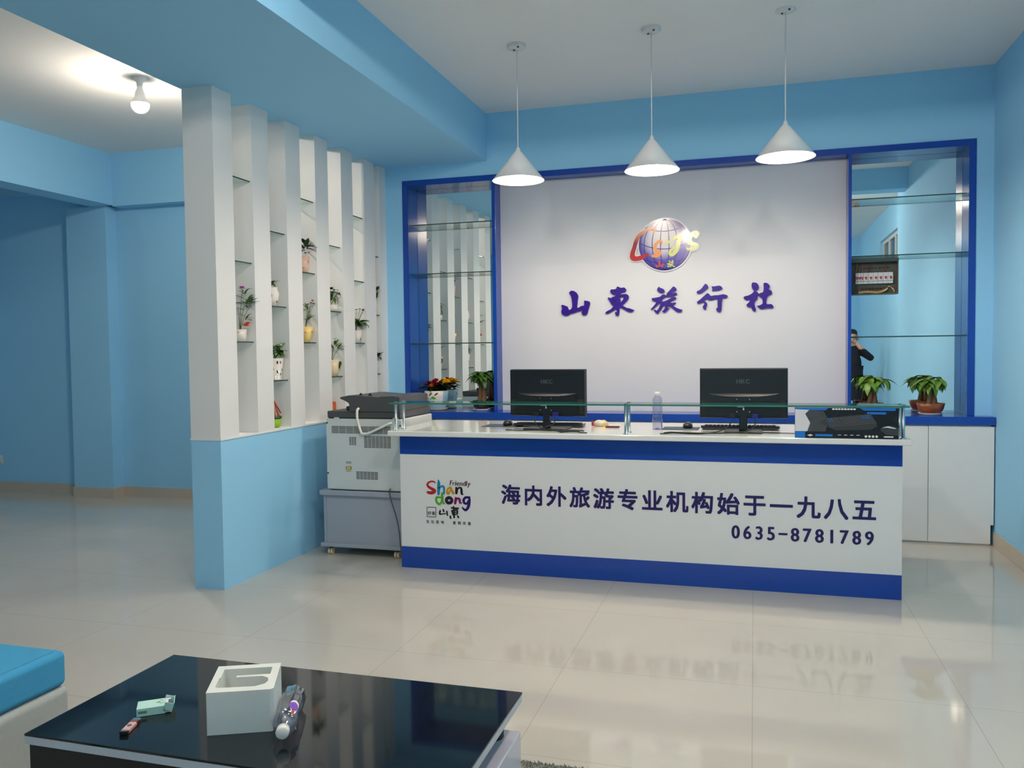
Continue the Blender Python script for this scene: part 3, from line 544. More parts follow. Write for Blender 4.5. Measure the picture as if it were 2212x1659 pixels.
plant('broad leaved plant with rust red flower heads in a white pot', 4, z1[2], ('ceramic_white', cup(0.040, 0.052, 0.10), {}, ('ink', 5, 0.009)),
      [(0.02, 0.03, 0.03, 18, 0.10, 0.05, dict(spread=0.02, height=0.05, ang0=-0.3, ang1=1.0))],
      [(0.03, 0.02, 0.17, 0.014, 'petal_rust'), (0.055, 0.03, 0.16, 0.014, 'petal_rust'), (0.01, 0.0, 0.165, 0.014, 'petal_rust'), (0.04, 0.06, 0.17, 0.012, 'petal_rust')],
      [(0.03, 0.02, 0.165), (0.055, 0.03, 0.155), (0.01, 0.0, 0.16), (0.04, 0.06, 0.165)], dy=0.04)
leaf_m = 'leaf_dark'
plant('dark leaved plant in a plain white pot, upper one in the last gap', 5, z2[1], ('ceramic_white', cup(0.030, 0.036, 0.12), {}, ('ceramic_blue', 5, 0.012)),
      [(0.02, 0.02, 0.02, 18, 0.06, 0.042, dict(spread=0.02, height=0.08))], dy=0.01, x=-3.076)
plant('little dark plant in a white pot speckled red, lower one in the last gap', 5, z2[2], ('ceramic_white', cup(0.028, 0.037, 0.105), {}, ('petal_red', 22, 0.006)),
      [(0.02, 0.02, 0.02, 12, 0.055, 0.038, dict(spread=0.02, height=0.05))], dy=0.01, x=-3.076)
leaf_m = 'leaf'
# sill pieces
y = cy[1] + cd[1] + 0.115; x = -3.10
t = thing('pear_vase', 'lime green pear shaped vase with red stem standing on the white sill', 'vase', (x, y, 0.903), 'plants on the divider shelves')
obj('vase_body', MB().lathe([(0.0, 0.0), (0.036, 0.0), (0.05, 0.03), (0.052, 0.055), (0.046, 0.07)], (x, y, 0.903)), 'ceramic_lime', t)
obj('vase_neck', MB().lathe([(0.046, 0.07), (0.036, 0.095), (0.022, 0.13), (0.012, 0.165), (0.0, 0.17)], (x, y, 0.903)), 'rust_glaze', t)
obj('stem_rod', MB().tube([(x + 0.045, y + 0.02, 1.0), (x + 0.025, y + 0.01, 1.04), (x + 0.004, y, 1.085)], 0.005, 8), 'red', t, label='red stem of the vase')
obj('moss', MB().lathe([(0.05, 0.058), (0.056, 0.07), (0.045, 0.08)], (x, y, 0.903), wave=0.1), 'leaf_dark', t)
y = cy[3] + cd[3] + 0.125; x = -3.10
t = thing('orange_cup', 'orange brown earthen cup planter on the sill behind the printer', 'planter', (x, y, 0.903), 'plants on the divider shelves')
obj('cup_wall', MB().lathe([(0.0, 0.0), (0.044, 0.0), (0.040, 0.06), (0.036, 0.125), (0.030, 0.125), (0.032, 0.06)], (x, y, 0.903)), 'terracotta', t)
m = MB(); foliage(m, (x, y, 0.925), 12, 0.05, 0.02, spread=0.045, height=0.01, ang0=-0.2, ang1=0.6); obj('leaves', m, 'leaf', t)

# ------------------------------------------------------------ lamps
def pendant(loc, label):
    x, y, z = loc
    t = thing('pendant_lamp', label, 'pendant lamp', (x, y, CZ), 'white cone pendants over the desk')
    cn = obj('canopy', MB().lathe([(0.0, CZ - 0.026), (0.045, CZ - 0.026), (0.058, CZ - 0.018), (0.06, CZ)], (x, y, 0), 32), 'lamp_white', t)
    for a in (-0.9, 2.2): obj('screw', MB().cyl((x + 0.032 * math.cos(a), y - 0.02 + 0.03 * math.sin(a), 0), 0.006, CZ - 0.032, CZ - 0.024, 10), 'dark_grey', cn)
    obj('cord', MB().tube([(x, y, CZ - 0.026), (x, y, 2.69)], 0.0035, 8), 'lamp_white', t)
    obj('ferrule', MB().lathe([(0.008, 2.70), (0.013, 2.69), (0.018, 2.672)], (x, y, 0), 20), 'lamp_white', t)
    obj('lamp_shade', MB().lathe([(0.016, 2.676), (0.030, 2.662), (0.168, 2.489), (0.165, 2.489), (0.028, 2.658), (0.014, 2.668)], (x, y, 0), 56), 'shade_white', t)
    b = obj('light_bulb', MB().sphere((x, y, 2.518), 0.042, 24, 14), 'bulb_main', t, label='glowing bulb')
    obj('lamp_socket', MB().cyl((x, y, 0), 0.016, 2.55, 2.665, 14), 'lamp_white', t)
    return t
p0 = pendant((-1.452, 5.16, 0), 'white cone pendant lamp, left one of the row of three, nearest the left wall mirror')
dup(p0, (-0.6 + 1.452, -0.01, 0), 'white cone pendant lamp in the middle, hanging above the round globe emblem side')
dup(p0, (0.174 + 1.452, -0.045, 0.012), 'white cone pendant lamp, right one of the row of three')
def bare_bulb(loc, label, m, group=None):
    x, y = loc
    t = thing('bare_bulb_lamp', label, 'ceiling lamp', (x, y, CZ), group)
    obj('lamp_holder', MB().lathe([(0.045, CZ), (0.045, CZ - 0.012), (0.022, CZ - 0.03), (0.02, CZ - 0.06), (0.0, CZ - 0.06)][::-1], (x, y, 0), 24), 'lamp_white', t)
    zc = CZ - 0.185; rr_ = 0.060
    obj('bulb_collar', MB().lathe([(0.019, CZ - 0.055), (0.020, CZ - 0.075), (0.030, CZ - 0.10)] + [(rr_ * math.cos(a), zc + rr_ * math.sin(a)) for a in (0.9, 0.6, 0.3, 0.08)], (x, y, 0), 32), 'lamp_white', t)
    obj('light_bulb', MB().lathe([(rr_ * math.cos(a) + 1e-6, zc + rr_ * math.sin(a)) for a in (0.08, -0.1, -0.3, -0.5, -0.6, -0.8, -1.0, -1.2, -1.4, -PI / 2)], (x, y, 0), 32), m, t, label='glowing bulb')
    return t
bare_bulb((-4.14, 4.93), 'bare round bulb in a white holder on the side room ceiling', 'bulb_left')
bare_bulb((-1.2, 2.2), 'added fill bulb, out of view on the ceiling above the coffee table', 'bulb_fill')  # this bulb and the next two are unseen, added to lift the ambient light
bare_bulb((-0.9, -1.3), 'added fill bulb, out of view on the ceiling behind the seating corner', 'bulb_fill')
bare_bulb((0.35, 2.2), 'added fill bulb, out of view on the ceiling near the right wall', 'bulb_fill')

# ------------------------------------------------------------ back wall: blue display frame, mirrors, sign
FY = 6.535
t = thing('display_unit', 'tall royal blue framed display unit let into the back wall', 'display unit', (-0.67, FY, 0.9))
X0, X1, FZ = -2.8636, 1.495, 2.8447
obj('top_rail', MB().box(X0, X1, FY, YW - 0.0005, FZ - 0.0462, FZ).box(-2.815, 1.449, FY, 6.749, FZ - 0.0462, 2.7995), 'royal_blue', t, 0.0015)
XA, XB, XC, XD = -2.0704, -2.0396, 0.6597, 0.6823
for a, b in ((X0, X0 + 0.0483), (XA, XB), (XC, XD), (X1 - 0.0462, X1)):
    m = MB()
    if a == X0: m.box(a, b, FY, YW - 0.0005, 0.9005, FZ - 0.0464).box(-2.8155, b, FY + 0.001, 6.749, 0.9005, FZ - 0.0464)
    elif b == X1: m.box(a, b, FY, YW - 0.0005, 0.9005, FZ - 0.0464).box(a, 1.4495, FY + 0.001, 6.749, 0.9005, FZ - 0.0464)
    else: m.box(a, b, FY, 6.749, 0.9005, FZ - 0.0464)
    obj('stile', m, 'royal_blue', t, 0.0015)
ZT = FZ - 0.047
tag(obj('wall_mirror', MB().rbox(((X0 + 0.049 + XA - 0.001) / 2, MY + 0.004, (0.9005 + ZT) / 2), (XA - X0 - 0.052, 0.004, ZT - 0.9005), -0.010), 'mirror'), 'wall mirror behind the glass shelves left of the sign, reflecting white columns', 'mirror', 'wall mirrors')
tag(obj('wall_mirror', MB().box(XD + 0.001, X1 - 0.047, MY, MY + 0.006, 0.9005, ZT), 'mirror'), 'wall mirror right of the sign, reflecting blue walls and a person', 'mirror', 'wall mirrors')
for i, z in enumerate((2.4775, 2.0627, 1.473)):
    for a, b, sd in ((X0 + 0.049, XA - 0.001, 'left'), (XD + 0.001, X1 - 0.047, 'right')):
        m = MB().box(a, b, 6.570, MY - 0.004, z - 0.008, z); m.mi = [0, 0, 1, 0, 0, 0]
        tag(obj('display_shelf', m, ['clear_glass', 'shelf_edge']), 'long glass shelf in front of the %s mirror, %s of three' % (sd, lev[i]), 'shelf', 'glass shelves in the display frame')
tag(obj('sign_board', MB().box(XB + 0.0005, XC - 0.0005, 6.680, 6.694, 0.9005, ZT), 'panel_white'), 'plain white sign board filling the middle of the blue display unit', 'sign board')
YP = 6.680
names5 = ['leftmost', 'second', 'middle', 'fourth', 'rightmost']; look = ['three pronged mountain', 'box on legs', 'running flag', 'two armed step', 'figure and post']
for i, polys in enumerate(CAL):
    m = MB()
    if i in (2, 3):
        for q in polys: m.prism([q], lambda a, b, s_: (a, YP - 0.020 if s_ == 0 else YP, b))
    else: m.prism(polys, lambda a, b, s_: (a, YP - 0.020 if s_ == 0 else YP, b))
    tag(obj('sign_character', m, 'letter_purple'), 'purple brush character on the white sign board, %s of five, like a %s' % (names5[i], look[i]), 'sign letter', 'purple sign characters')
# round emblem
gx, gz, gr = -0.679, 2.223, 0.2045
t = thing('globe_emblem', 'round globe emblem with coloured brush letters above the purple characters', 'emblem', (gx, YP, gz))
def disc(m, cx, cz, r, y0, y1, n=64):
    m.prism([[(cx + r * math.cos(2 * PI * i / n), cz + r * math.sin(2 * PI * i / n)) for i in range(n)]], lambda a, b, s_: (a, y0 if s_ == 0 else y1, b)); return m
m = disc(MB(), gx, gz, gr + 0.008, YP - 0.016, YP)
for k_ in ('C', 'S'):
    for st_ in GL[k_][1]: 
        m.stroke([(a, b, w_ + 0.016) for a, b, w_ in st_], YP - 0.015)
obj('emblem_backing', m, 'emblem_white', t)
obj('globe_disc', disc(MB(), gx, gz, gr, YP - 0.018, YP - 0.012), 'globe_gradient', t)
m = MB()
ring = [(gx + 0.197 * math.cos(2 * PI * i / 40), gz + 0.197 * math.sin(2 * PI * i / 40), 0.007) for i in range(41)]
m.stroke(ring, YP - 0.0185, k=1)
for f in (-0.82, -0.5, -0.17, 0.17, 0.5, 0.82):
    m.stroke([(gx + f * gr * math.sqrt(max(0, 1 - q * q)) * 0.97, gz + 0.97 * gr * q, 0.0065) for q in [-1 + 2 * i / 16 for i in range(17)]], YP - 0.0187, k=1)
for z0, bow in ((0.135, 0.030), (0.02, 0.055), (-0.11, 0.035)):
    hw = math.sqrt(gr * gr - z0 * z0) * 0.97
    m.stroke([(gx + hw * q, gz + z0 - bow * (1 - q * q), 0.0065) for q in [-1 + 2 * i / 12 for i in range(13)]], YP - 0.0189, k=1)
obj('globe_lines', m, 'emblem_line', t)
nm = {'C': 'brush_letter', 's': 'brush_letter', 'j': 'brush_letter', 'S': 'brush_letter'}
gm = {'C': 'c_gradient', 's': 'orange', 'j': 'lime', 'S': 'lime'}
for q, k_ in enumerate(GL):
    m = MB()
    for st_ in GL[k_][1]: m.stroke(st_, YP - 0.0195 - 0.0002 * q)
    obj('brush_letter', m, gm[k_], t)
def bold_em(m, ch, x0, z0, em, y, b):
    for q, (dx, dz) in enumerate(((0, 0), (b, 0), (-b, 0), (0, b), (0, -b), (b, b), (-b, b), (b, -b), (-b, -b))):
        put_em(m, ch, x0 + dx * em, z0 + dz * em, em, y - 2e-5 * q)
for ci, cx_, cz_, sc, mt_ in ((0, -0.719, 2.072, 0.27, 'red'), (2, -0.632, 2.070, 0.27, 'lime')):
    fl = [p for q in CAL[ci] for p in q]; ox = (min(p[0] for p in fl) + max(p[0] for p in fl)) / 2; oz = (min(p[1] for p in fl) + max(p[1] for p in fl)) / 2
    m = MB()
    for q in CAL[ci]: m.prism([[(cx_ + (a - ox) * sc, cz_ + (b - oz) * sc) for a, b in q]], lambda a, b, s_: (a, YP - 0.0208 if s_ == 0 else YP - 0.019, b))
    obj('small_character', m, mt_, t)

# breaker box
BY = 6.685
bx0, bx1, bz0, bz1 = 0.690, 1.021, 1.786, 2.050
t = thing('breaker_box', 'open electrical breaker box with white switches and red toggles beside the sign panel', 'breaker box', (0.84, MY, 1.9))
obj('back_plate', MB().box(bx0, bx1, BY + 0.042, BY + 0.047, bz0, bz1), 'case_back', t)
m = MB(); d0 = BY; d1 = MY - 0.002
m.box(bx0, bx1, d0, d1, bz1 - 0.006, bz1); m.box(bx0, bx1, d0, d1, bz0, bz0 + 0.004); m.box(bx0, bx0 + 0.004, d0, d1, bz0 + 0.004, bz1 - 0.006); m.box(bx1 - 0.006, bx1, d0, d1, bz0 + 0.004, bz1 - 0.006)
obj('case_walls', m, 'case_grey', t)
obj('case_lip', MB().box(bx0, bx1, d0 - 0.006, d0, bz1 - 0.026, bz1), 'case_grey', t)
edges = [0.728 + 0.018 * i for i in range(4)] + [0.782 + 0.0341 * i for i in range(1, 7)]
for i in range(9):
    a, b = edges[i], edges[i + 1]
    br = obj('breaker', MB().box(a + 0.0006, b - 0.0006, BY + 0.020, BY + 0.041, 1.866, 1.948).box(a + 0.0006, b - 0.0006, BY + 0.010, BY + 0.020, 1.886, 1.928), 'breaker', t, 0.001)
    cx = (a + b) / 2; hw = min(0.008, (b - a) * 0.42)
    obj('toggle', MB().box(cx - hw, cx + hw, BY, BY + 0.010, 1.909, 1.917).box(cx - hw * 0.45, cx + hw * 0.45, BY, BY + 0.010, 1.898, 1.909), 'red', br)
for i in range(9): obj('terminal_block', MB().box(0.73 + 0.027 * i, 0.741 + 0.027 * i, BY + 0.03, BY + 0.041, 1.980, 1.988), 'black_plastic', t)
for i in range(7): obj('terminal_block', MB().box(0.77 + 0.025 * i, 0.785 + 0.025 * i, BY + 0.03, BY + 0.041, 1.828, 1.836), 'black_plastic', t)
for q, (a, mt_) in enumerate(((0.705, 'wire_yellow'), (0.73, 'wire_red'), (0.79, 'wire_red'), (0.90, 'wire_red'))):
    obj('wire', MB().tube([(a + 0.03, BY + 0.036, 2.040), (a + 0.034, BY + 0.026, 2.0), (a + 0.026, BY + 0.026, 1.95)], 0.0022, 6, curve=4), mt_, t)
for q in range(4):
    z = 1.796 + 0.006 * q
    obj('wire', MB().tube([(0.75, BY + 0.034, z), (0.81, BY + 0.025, z + 0.004), (0.89, BY + 0.03, z), (0.94, BY + 0.02, z + 0.018), (0.96, BY + 0.028, z + 0.05 - 0.008 * q), (0.988, BY + 0.03, z + 0.02), (0.998, BY + 0.034, z)], 0.0025, 6, curve=4), ['wire_yellow', 'cable_white', 'wire_yellow', 'wire_red'][q], t)

# ------------------------------------------------------------ back cabinets and blue worktop
edges = [-2.79, -1.788, -0.80, 0.19, 1.181, 1.596]
pos = ['first from the left, behind the printer', 'second from the left', 'middle', 'fourth from the left', 'narrow one against the right wall']
for i in range(5):
    a, b = edges[i], edges[i + 1]
    t = thing('base_cabinet', 'plain white base cabinet under the blue worktop, %s' % pos[i], 'cabinet', ((a + b) / 2, YW, 0), 'white cabinets along the back wall')
    if i < 4:
        obj('carcass', MB().box(a + 0.001, b - 0.001, 6.438, 6.515, 0, 0.8415), 'board_white', t)
        obj('door', MB().box(a + 0.002, b - 0.002, 6.421, 6.438, 0.012, 0.832), 'board_white', t, 0.0015)
    else:
        obj('carcass', MB().box(a + 0.001, 1.577, 6.438, 6.515, 0, 0.842), 'board_white', t)
        obj('door', MB().prism([[(a + 0.002, 0.012), (1.577, 0.012), (1.577, 0.145), (b, 0.145), (b, 0.832), (a + 0.002, 0.832)]], lambda p, q, s_: (p, 6.421 if s_ == 0 else 6.438, q)), 'board_white', t)
tag(obj('back_worktop', MB().box(-2.88, 1.600, 6.410, YW - 0.0005, 0.842, 0.90).box(-2.8155, 1.4495, YW - 0.0005, 6.749, 0.842, 0.90), 'royal_blue', None, 0.0015), 'long royal blue worktop on the white back cabinets', 'worktop')

# ------------------------------------------------------------ reception desk
DX0, DX1, DY, DT = -2.205, 0.778, 4.9265, 0.866
t = thing('reception_desk', 'long white reception desk with blue bands and purple lettering on its front', 'desk', (-0.7, 5.2, 0))
obj('front_panel', MB().box(DX0, DX1, DY, DY + 0.018, 0.138, 0.740), 'board_white', t)
obj('top_band', MB().box(DX0, DX1, DY - 0.001, DY + 0.018, 0.740, DT), 'royal_blue', t, label='blue band along the top of the desk front')
obj('base_band', MB().box(DX0, DX1, DY - 0.001, DY + 0.018, 0.0, 0.138), 'royal_blue', t, label='blue band along the foot of the desk front')
for a in (DX0, DX1 - 0.018): obj('side_panel', MB().box(a, a + 0.018, DY + 0.018, 5.60, 0, DT), 'board_white', t)
obj('back_rail', MB().box(DX0 + 0.018, DX1 - 0.018, 5.582, 5.60, 0.78, DT), 'board_white', t)
obj('divider_panel', MB().box(-0.72, -0.70, DY + 0.018, 5.582, 0, DT), 'board_white', t)
yl = DY - 0.0022
m = MB()
for i, ch in enumerate('海内外旅游专业机构始于一九八五'):
    bold_em(m, ch, -1.524 + 0.1460 * i, 0.4535 - 0.0006 * i, 0.130, yl, 0.024)
obj('slogan_lettering', m, 'print_navy', t, label='purple Chinese slogan lettering')
m = MB()
for i, ch in enumerate('0635-8781789'):
    x0 = -0.128 + 0.0651 * i
    for q_, (dx, dz) in enumerate(((0, 0), (.0032, 0), (-.0032, 0), (.0016, .0016), (-.0016, -.0016))):
        yq = DY - 0.0022 - 2e-5 * q_
        if ch == '-': put_glyph(m, ch, x0 + 0.002 + dx, 0.332 + dz, 0.044, 0.009, yq)
        else: put_digit(m, ch, x0 + 0.024 + dx, 0.2985 + dz, 0.094, 0.109, yq)
        
obj('phone_lettering', m, 'print_navy', t, label='purple telephone number')
for q, (k_, (mt_, sts)) in enumerate(SD.items()):
    m = MB()
    for st_ in sts: m.stroke(st_, yl - 0.0002 * (q % 7))
    if k_ == 'seal':
        bold_em(m, '\u597d', -2.0185, 0.353, 0.026, yl, 0.012); bold_em(m, '\u5ba2', -1.9905, 0.353, 0.026, yl, 0.012)
        m2 = m
    obj('seal_mark' if k_ == 'seal' else ('logo_character' if len(k_) == 2 else 'logo_letter'), m, mt_, t)
m = MB(); x0 = -1.864
for ch, wd in zip('Friendly', (0.016, 0.012, 0.006, 0.017, 0.016, 0.018, 0.005, 0.018)):
    hh = {'F': 0.032, 'r': 0.020, 'i': 0.030, 'e': 0.021, 'n': 0.020, 'd': 0.031, 'l': 0.031, 'y': 0.031}[ch]
    zz = 0.547 - (0.011 if ch == 'y' else 0) + 0.0005 * len(m.f) * 0
    for q_, dx in enumerate((0, .0009, -.0009)): put_glyph(m, ch, x0 + dx, zz, wd, hh, yl - 2e-5 * q_, 0.0, 0.12)
    x0 += wd + 0.0040
obj('script_lettering', m, 'plum', t)
m = MB()
for i, ch in enumerate('文化圣地  度假天堂'):
    if ch != ' ': bold_em(m, ch, -2.030 + 0.0338 * (i - (0.6 if i > 4 else 0)), 0.2995, 0.022, yl, 0.012)
obj('motto_lettering', m, 'ink', t)

WT = 0.90
o = tag(obj('desk_worktop', MB().box(-2.241, 0.808, 4.815, 5.66, DT + 0.0005, WT), 'stone_white', None, 0.006), 'glossy white stone worktop of the reception desk', 'worktop')
t = thing('desk_glass_shelf', 'clear green edged glass shelf on steel posts along the front of the desk', 'shelf', (-0.72, 4.92, WT))
for a, b in ((-2.228, -0.7265), (-0.7245, 0.795)):
    m = MB().box(a, b, 4.813, 5.008, 1.070, 1.080); m.mi = [1, 1, 1, 1, 0, 0]
    m.mi = [1 if f in (0, 1, 2, 3) else 0 for f in range(6)]
    obj('glass_pane', m, ['clear_glass', 'glass_edge'], t)
for x in (-2.195, -0.7255, 0.768):
    for y in (4.85, 4.972):
        pst = obj('post', MB().lathe([(0.016, WT), (0.016, WT + 0.004), (0.0095, WT + 0.005), (0.0095, 1.069)], (x, y, 0), 18), 'steel', t)
        obj('post_cap', MB().cyl((x, y, 0), 0.011, 1.0805, 1.084, 18), 'steel', pst)

# ------------------------------------------------------------ monitors
def monitor(cx, rz, label, stand_w):
    y0 = 5.078
    t = thing('computer_monitor', label, 'monitor', (cx, y0, WT), 'monitors on the desk')
    T = Matrix.Translation((cx, y0, 0)) @ Matrix.Rotation(rz, 4, 'Z'); 
    def B(): b = MB(); b.T = T; return b
    hw = 0.2495
    obj('casing', B().box(-hw, hw, -0.008, 0.014, 0.985, 1.277), 'black_plastic', t, 0.004)
    obj('screen_bezel', B().box(-hw - 0.002, hw + 0.002, 0.014, 0.034, 0.982, 1.280), 'black_plastic', t, 0.003)
    obj('screen', B().box(-hw + 0.014, hw - 0.014, 0.034, 0.0355, 1.0, 1.264), 'table_glass', t)
    arc = [(0.19 * q, 1.108 + 0.020 * q * q * q * q) for q in [-1 + i / 10 for i in range(21)]]
    poly = [(-0.215, 1.000), (0.215, 1.000), (0.19, 1.128)] + arc[::-1][1:-1] + [(-0.19, 1.128)]
    arcz = lambda q: 1.112 + 0.020 * abs(q) ** 3
    st_ = B(); N_ = 24; V_ = []
    for i in range(N_ + 1):
        q = -1 + 2 * i / N_; fade = max(0.0, 1 - abs(q) ** 2.5); V_ += [(0.205 * q, -0.0082, arcz(q) + 0.020 * fade), (0.205 * q, -0.0082 - 0.008 * fade, arcz(q) + 0.008 * fade), (0.205 * q, -0.0082 - 0.027 * fade, arcz(q) - 0.001)]
    st_.add(V_, [f for i in range(N_) for f in ((i * 3, i * 3 + 1, i * 3 + 4, i * 3 + 3), (i * 3 + 1, i * 3 + 2, i * 3 + 5, i * 3 + 4))], True)
    obj('curved_ridge', st_, 'ridge', t)
    obj('rear_bulge', B().prism([poly], lambda a, b, s_: (a, -0.030 + (0.016 if b > 1.09 else 0.006) * 0 if s_ == 0 else -0.008, b)), 'black_plastic', t, 0.009)
    obj('lower_ledge', B().box(-0.238, 0.238, -0.012, -0.008, 1.0, 1.092), 'black_matte', t, 0.002)
    m = B()
    for i, (ch, x0, w_) in enumerate((('H', -0.038, 0.020), ('K', -0.0115, 0.021), ('C', 0.0145, 0.022))):
        for q_, dx in enumerate((0, .0014, -.0014)):
            for dz in (.0008, -.0008): put_glyph(m, ch, x0 + dx, 1.190 + dz, w_, 0.024, -0.0088 - 2e-5 * q_ - 7e-5 * (dz > 0))
    obj('lettering', m, 'logo_grey', t)
    m = B().box(-0.034, 0.006, -0.0315, -0.030, 1.052, 1.060).box(-0.002, 0.006, -0.0315, -0.030, 1.034, 1.047)
    obj('label_sticker', m, 'box_white', t)
    for a in (-0.036, 0.036):
        for z in (1.098, 1.024): obj('mount_screw', B().tube([(a, -0.0315, z), (a, -0.029, z)], 0.003, 10), 'chrome', t)
    obj('stand_neck', B().box(-0.024, 0.024, -0.028, 0.006, WT + 0.01, 1.01), 'black_plastic', t, 0.006)
    b_ = B(); b_.box(-stand_w / 2, stand_w / 2, -0.085, 0.095, WT + 0.0005, WT + 0.012)
    obj('stand_base', b_, 'black_plastic', t, 0.005)
    obj('power_socket', B().box(-0.080, -0.044, -0.040, -0.028, 0.990, 1.013), 'black_matte', t, 0.002)
    obj('video_plug', B().box(0.050, 0.086, -0.048, -0.030, 0.988, 1.012), 'plug_blue', t, 0.003, label='blue video plug')
    return t
monitor(-1.256, -0.10, 'black computer monitor seen from behind, left one, beside the left mouse pad', 0.27)
monitor(-0.063, 0.0, 'black computer monitor seen from behind, right one, beside the boxed keyboard', 0.215)
def cable(name, pts, r, m, label, cat='cable', group='black cables on the desk'):
    o = obj(name, MB().tube(pts, r, 7, curve=6), m); return tag(o, label, cat, group)
z = WT + 0.004
cable('power_cable', [(-1.318, 5.008, 0.99), (-1.31, 4.985, 0.945), (-1.26, 4.955, 0.918), (-1.16, 4.93, z + .001), (-1.12, 4.87, z), (-1.09, 4.90, z), (-1.03, 4.92, z), (-1.0, 4.87, z), (-0.96, 4.86, z)], 0.0032, 'black_matte', 'black cable from the left side of the left monitor trailing to the right')
cable('video_cable', [(-1.185, 4.985, 0.988), (-1.19, 4.965, 0.945), (-1.24, 4.945, 0.925), (-1.22, 4.95, z + .004), (-1.15, 4.92, z + .003), (-1.10, 4.885, z + .004), (-1.04, 4.90, z + .004), (-1.01, 4.88, z + .003)], 0.0036, 'black_matte', 'thicker black cable from the blue plug of the left monitor')
cable('adapter_cable', [(-1.50, 4.97, z), (-1.42, 4.945, z), (-1.36, 4.95, z), (-1.28, 4.93, z + .004), (-1.20, 4.955, z), (-1.10, 4.99, z), (-1.0, 4.97, z)], 0.003, 'black_matte', 'thin black cable lying in front of the left monitor base')
cable('power_cable', [(-0.125, 5.008, 0.99), (-0.14, 4.99, 0.95), (-0.20, 4.96, 0.915), (-0.28, 4.93, z), (-0.36, 4.90, z), (-0.45, 4.93, z), (-0.50, 4.89, z), (-0.53, 4.885, z)], 0.0032, 'black_matte', 'black cable from the left side of the right monitor curling left')
cable('video_cable', [(0.005, 5.0, 0.988), (0.0, 4.985, 0.945), (-0.05, 4.95, 0.918), (-0.16, 4.93, z + .004), (-0.30, 4.90, z + .005), (-0.42, 4.92, z + .005), (-0.48, 4.94, z + .004), (-0.51, 4.90, z + .003)], 0.0036, 'black_matte', 'thicker black cable from the blue plug of the right monitor')
cable('mouse_cable', [(0.05, 5.06, z - .001), (0.14, 5.04, z - .001), (0.22, 5.03, z - .001), (0.36, 5.02, z - .001)], 0.002, 'black_matte', 'thin cable running right from the right monitor base')

# ------------------------------------------------------------ keyboards, mice, pads, small things on the desk
def keyboard(cx, cy_, rz, label):
    t = thing('keyboard', label, 'keyboard', (cx, cy_, WT), 'keyboards behind the monitors')
    T = Matrix.Translation((cx, cy_, WT)) @ Matrix.Rotation(rz, 4, 'Z') @ Matrix.Rotation(-0.06, 4, 'X')
    b = MB(); b.T = T
    b.prism([[(-0.225, -0.07), (0.225, -0.07), (0.232, -0.05), (0.226, 0.075), (-0.226, 0.075), (-0.232, -0.05)]], lambda p, q, s_: (p, q, 0.022 if s_ == 0 else 0.007))
    obj('keyboard_body', b, 'black_plastic', t, 0.004)
    for r_ in range(5):
        b = MB(); b.T = T
        for i in range(18): b.box(-0.208 + 0.0233 * i, -0.189 + 0.0233 * i, -0.052 + 0.0222 * r_, -0.035 + 0.0222 * r_, 0.022, 0.027)
        obj('key_row', b, 'black_matte', t)
    return t
keyboard(-1.29, 5.268, 0.02, 'black keyboard lying behind the left monitor stand')
keyboard(-0.085, 5.262, 0.02, 'black keyboard lying behind the right monitor stand')
def mouse(x, y, z, label):
    t = thing('computer_mouse', label, 'mouse', (x, y, z), 'black mice on their pads')
    b = MB(); b.lathe([(0.0, 0.0), (0.9, 0.0), (1.0, 0.25), (0.93, 0.6), (0.65, 0.88), (0.3, 0.99), (1e-6, 1.0)], (0, 0, 0), 24)
    b.v = [Vector((x + p.x * 0.031, y + p.y * 0.055, z + p.z * 0.036)) for p in b.v]
    obj('mouse_shell', b, 'black_plastic', t)
    obj('scroll_wheel', MB().tube([(x - 0.003, y + 0.03, z + 0.033), (x + 0.003, y + 0.03, z + 0.033)], 0.006, 12), 'dark_grey', t)
    return t
def pad(x, y, w_, d_, rz, label, m_):
    return tag(obj('mouse_pad', MB().rbox((x, y, WT + 0.0017), (w_, d_, 0.003), rz), m_, None, 0.001), label, 'mouse pad', 'mouse pads on the desk')
pad(-1.61, 5.27, 0.24, 0.20, 0.0, 'dark mouse pad left of the left monitor under a black mouse', 'pad_teal')
pad(-0.44, 5.25, 0.22, 0.18, 0.0, 'dark mouse pad between water bottle and right keyboard', 'pad_teal')
mouse(-1.575, 5.27, WT + 0.0035, 'black computer mouse on the pad left of the left monitor')
mouse(-0.40, 5.27, WT + 0.0035, 'black computer mouse on the pad right of the water bottle')
# upright bottle
def bottle_mesh(label, loc, T, lying, cat='bottle'):
    t = thing('water_bottle', label, cat, loc)
    def B(): b = MB(); b.T = T; return b
    prof = [(0.0, 0.006), (0.018, 0.002), (0.027, 0.0), (0.031, 0.004), (0.031, 0.07), (0.0305, 0.10), (0.029, 0.118), (0.0305, 0.13), (0.0305, 0.185), (0.026, 0.198), (0.016, 0.208), (0.014, 0.212), (0.014, 0.217)]
    if lying:
        b = B(); n = 32
        V = []; F = []
        for i, (r, z_) in enumerate(prof):
            for k in range(n):
                a = 2 * PI * k / n; q = r * (1 + (0.055 * math.cos(8 * a) if z_ < 0.095 and r > 0.025 else 0)); V.append((q * math.cos(a), q * math.sin(a), z_))
        for i in range(len(prof) - 1):
            for k in range(n): F.append((i * n + k, i * n + (k + 1) % n, (i + 1) * n + (k + 1) % n, (i + 1) * n + k))
        b.add(V, F, True)
    else: b = B().lathe(prof, (0, 0, 0), 32)
    obj('bottle_wall', b, 'clear_plastic', t)
    cp = B().lathe([(0.0155, 0.216), (0.0165, 0.218), (0.0165, 0.230), (0.014, 0.233), (1e-6, 0.233)], (0, 0, 0), 24); cp.cyl((0, 0, 0), 0.0165, 0.212, 0.2145, 24)
    obj('bottle_cap', cp, 'petal_white', t)
    return t, B
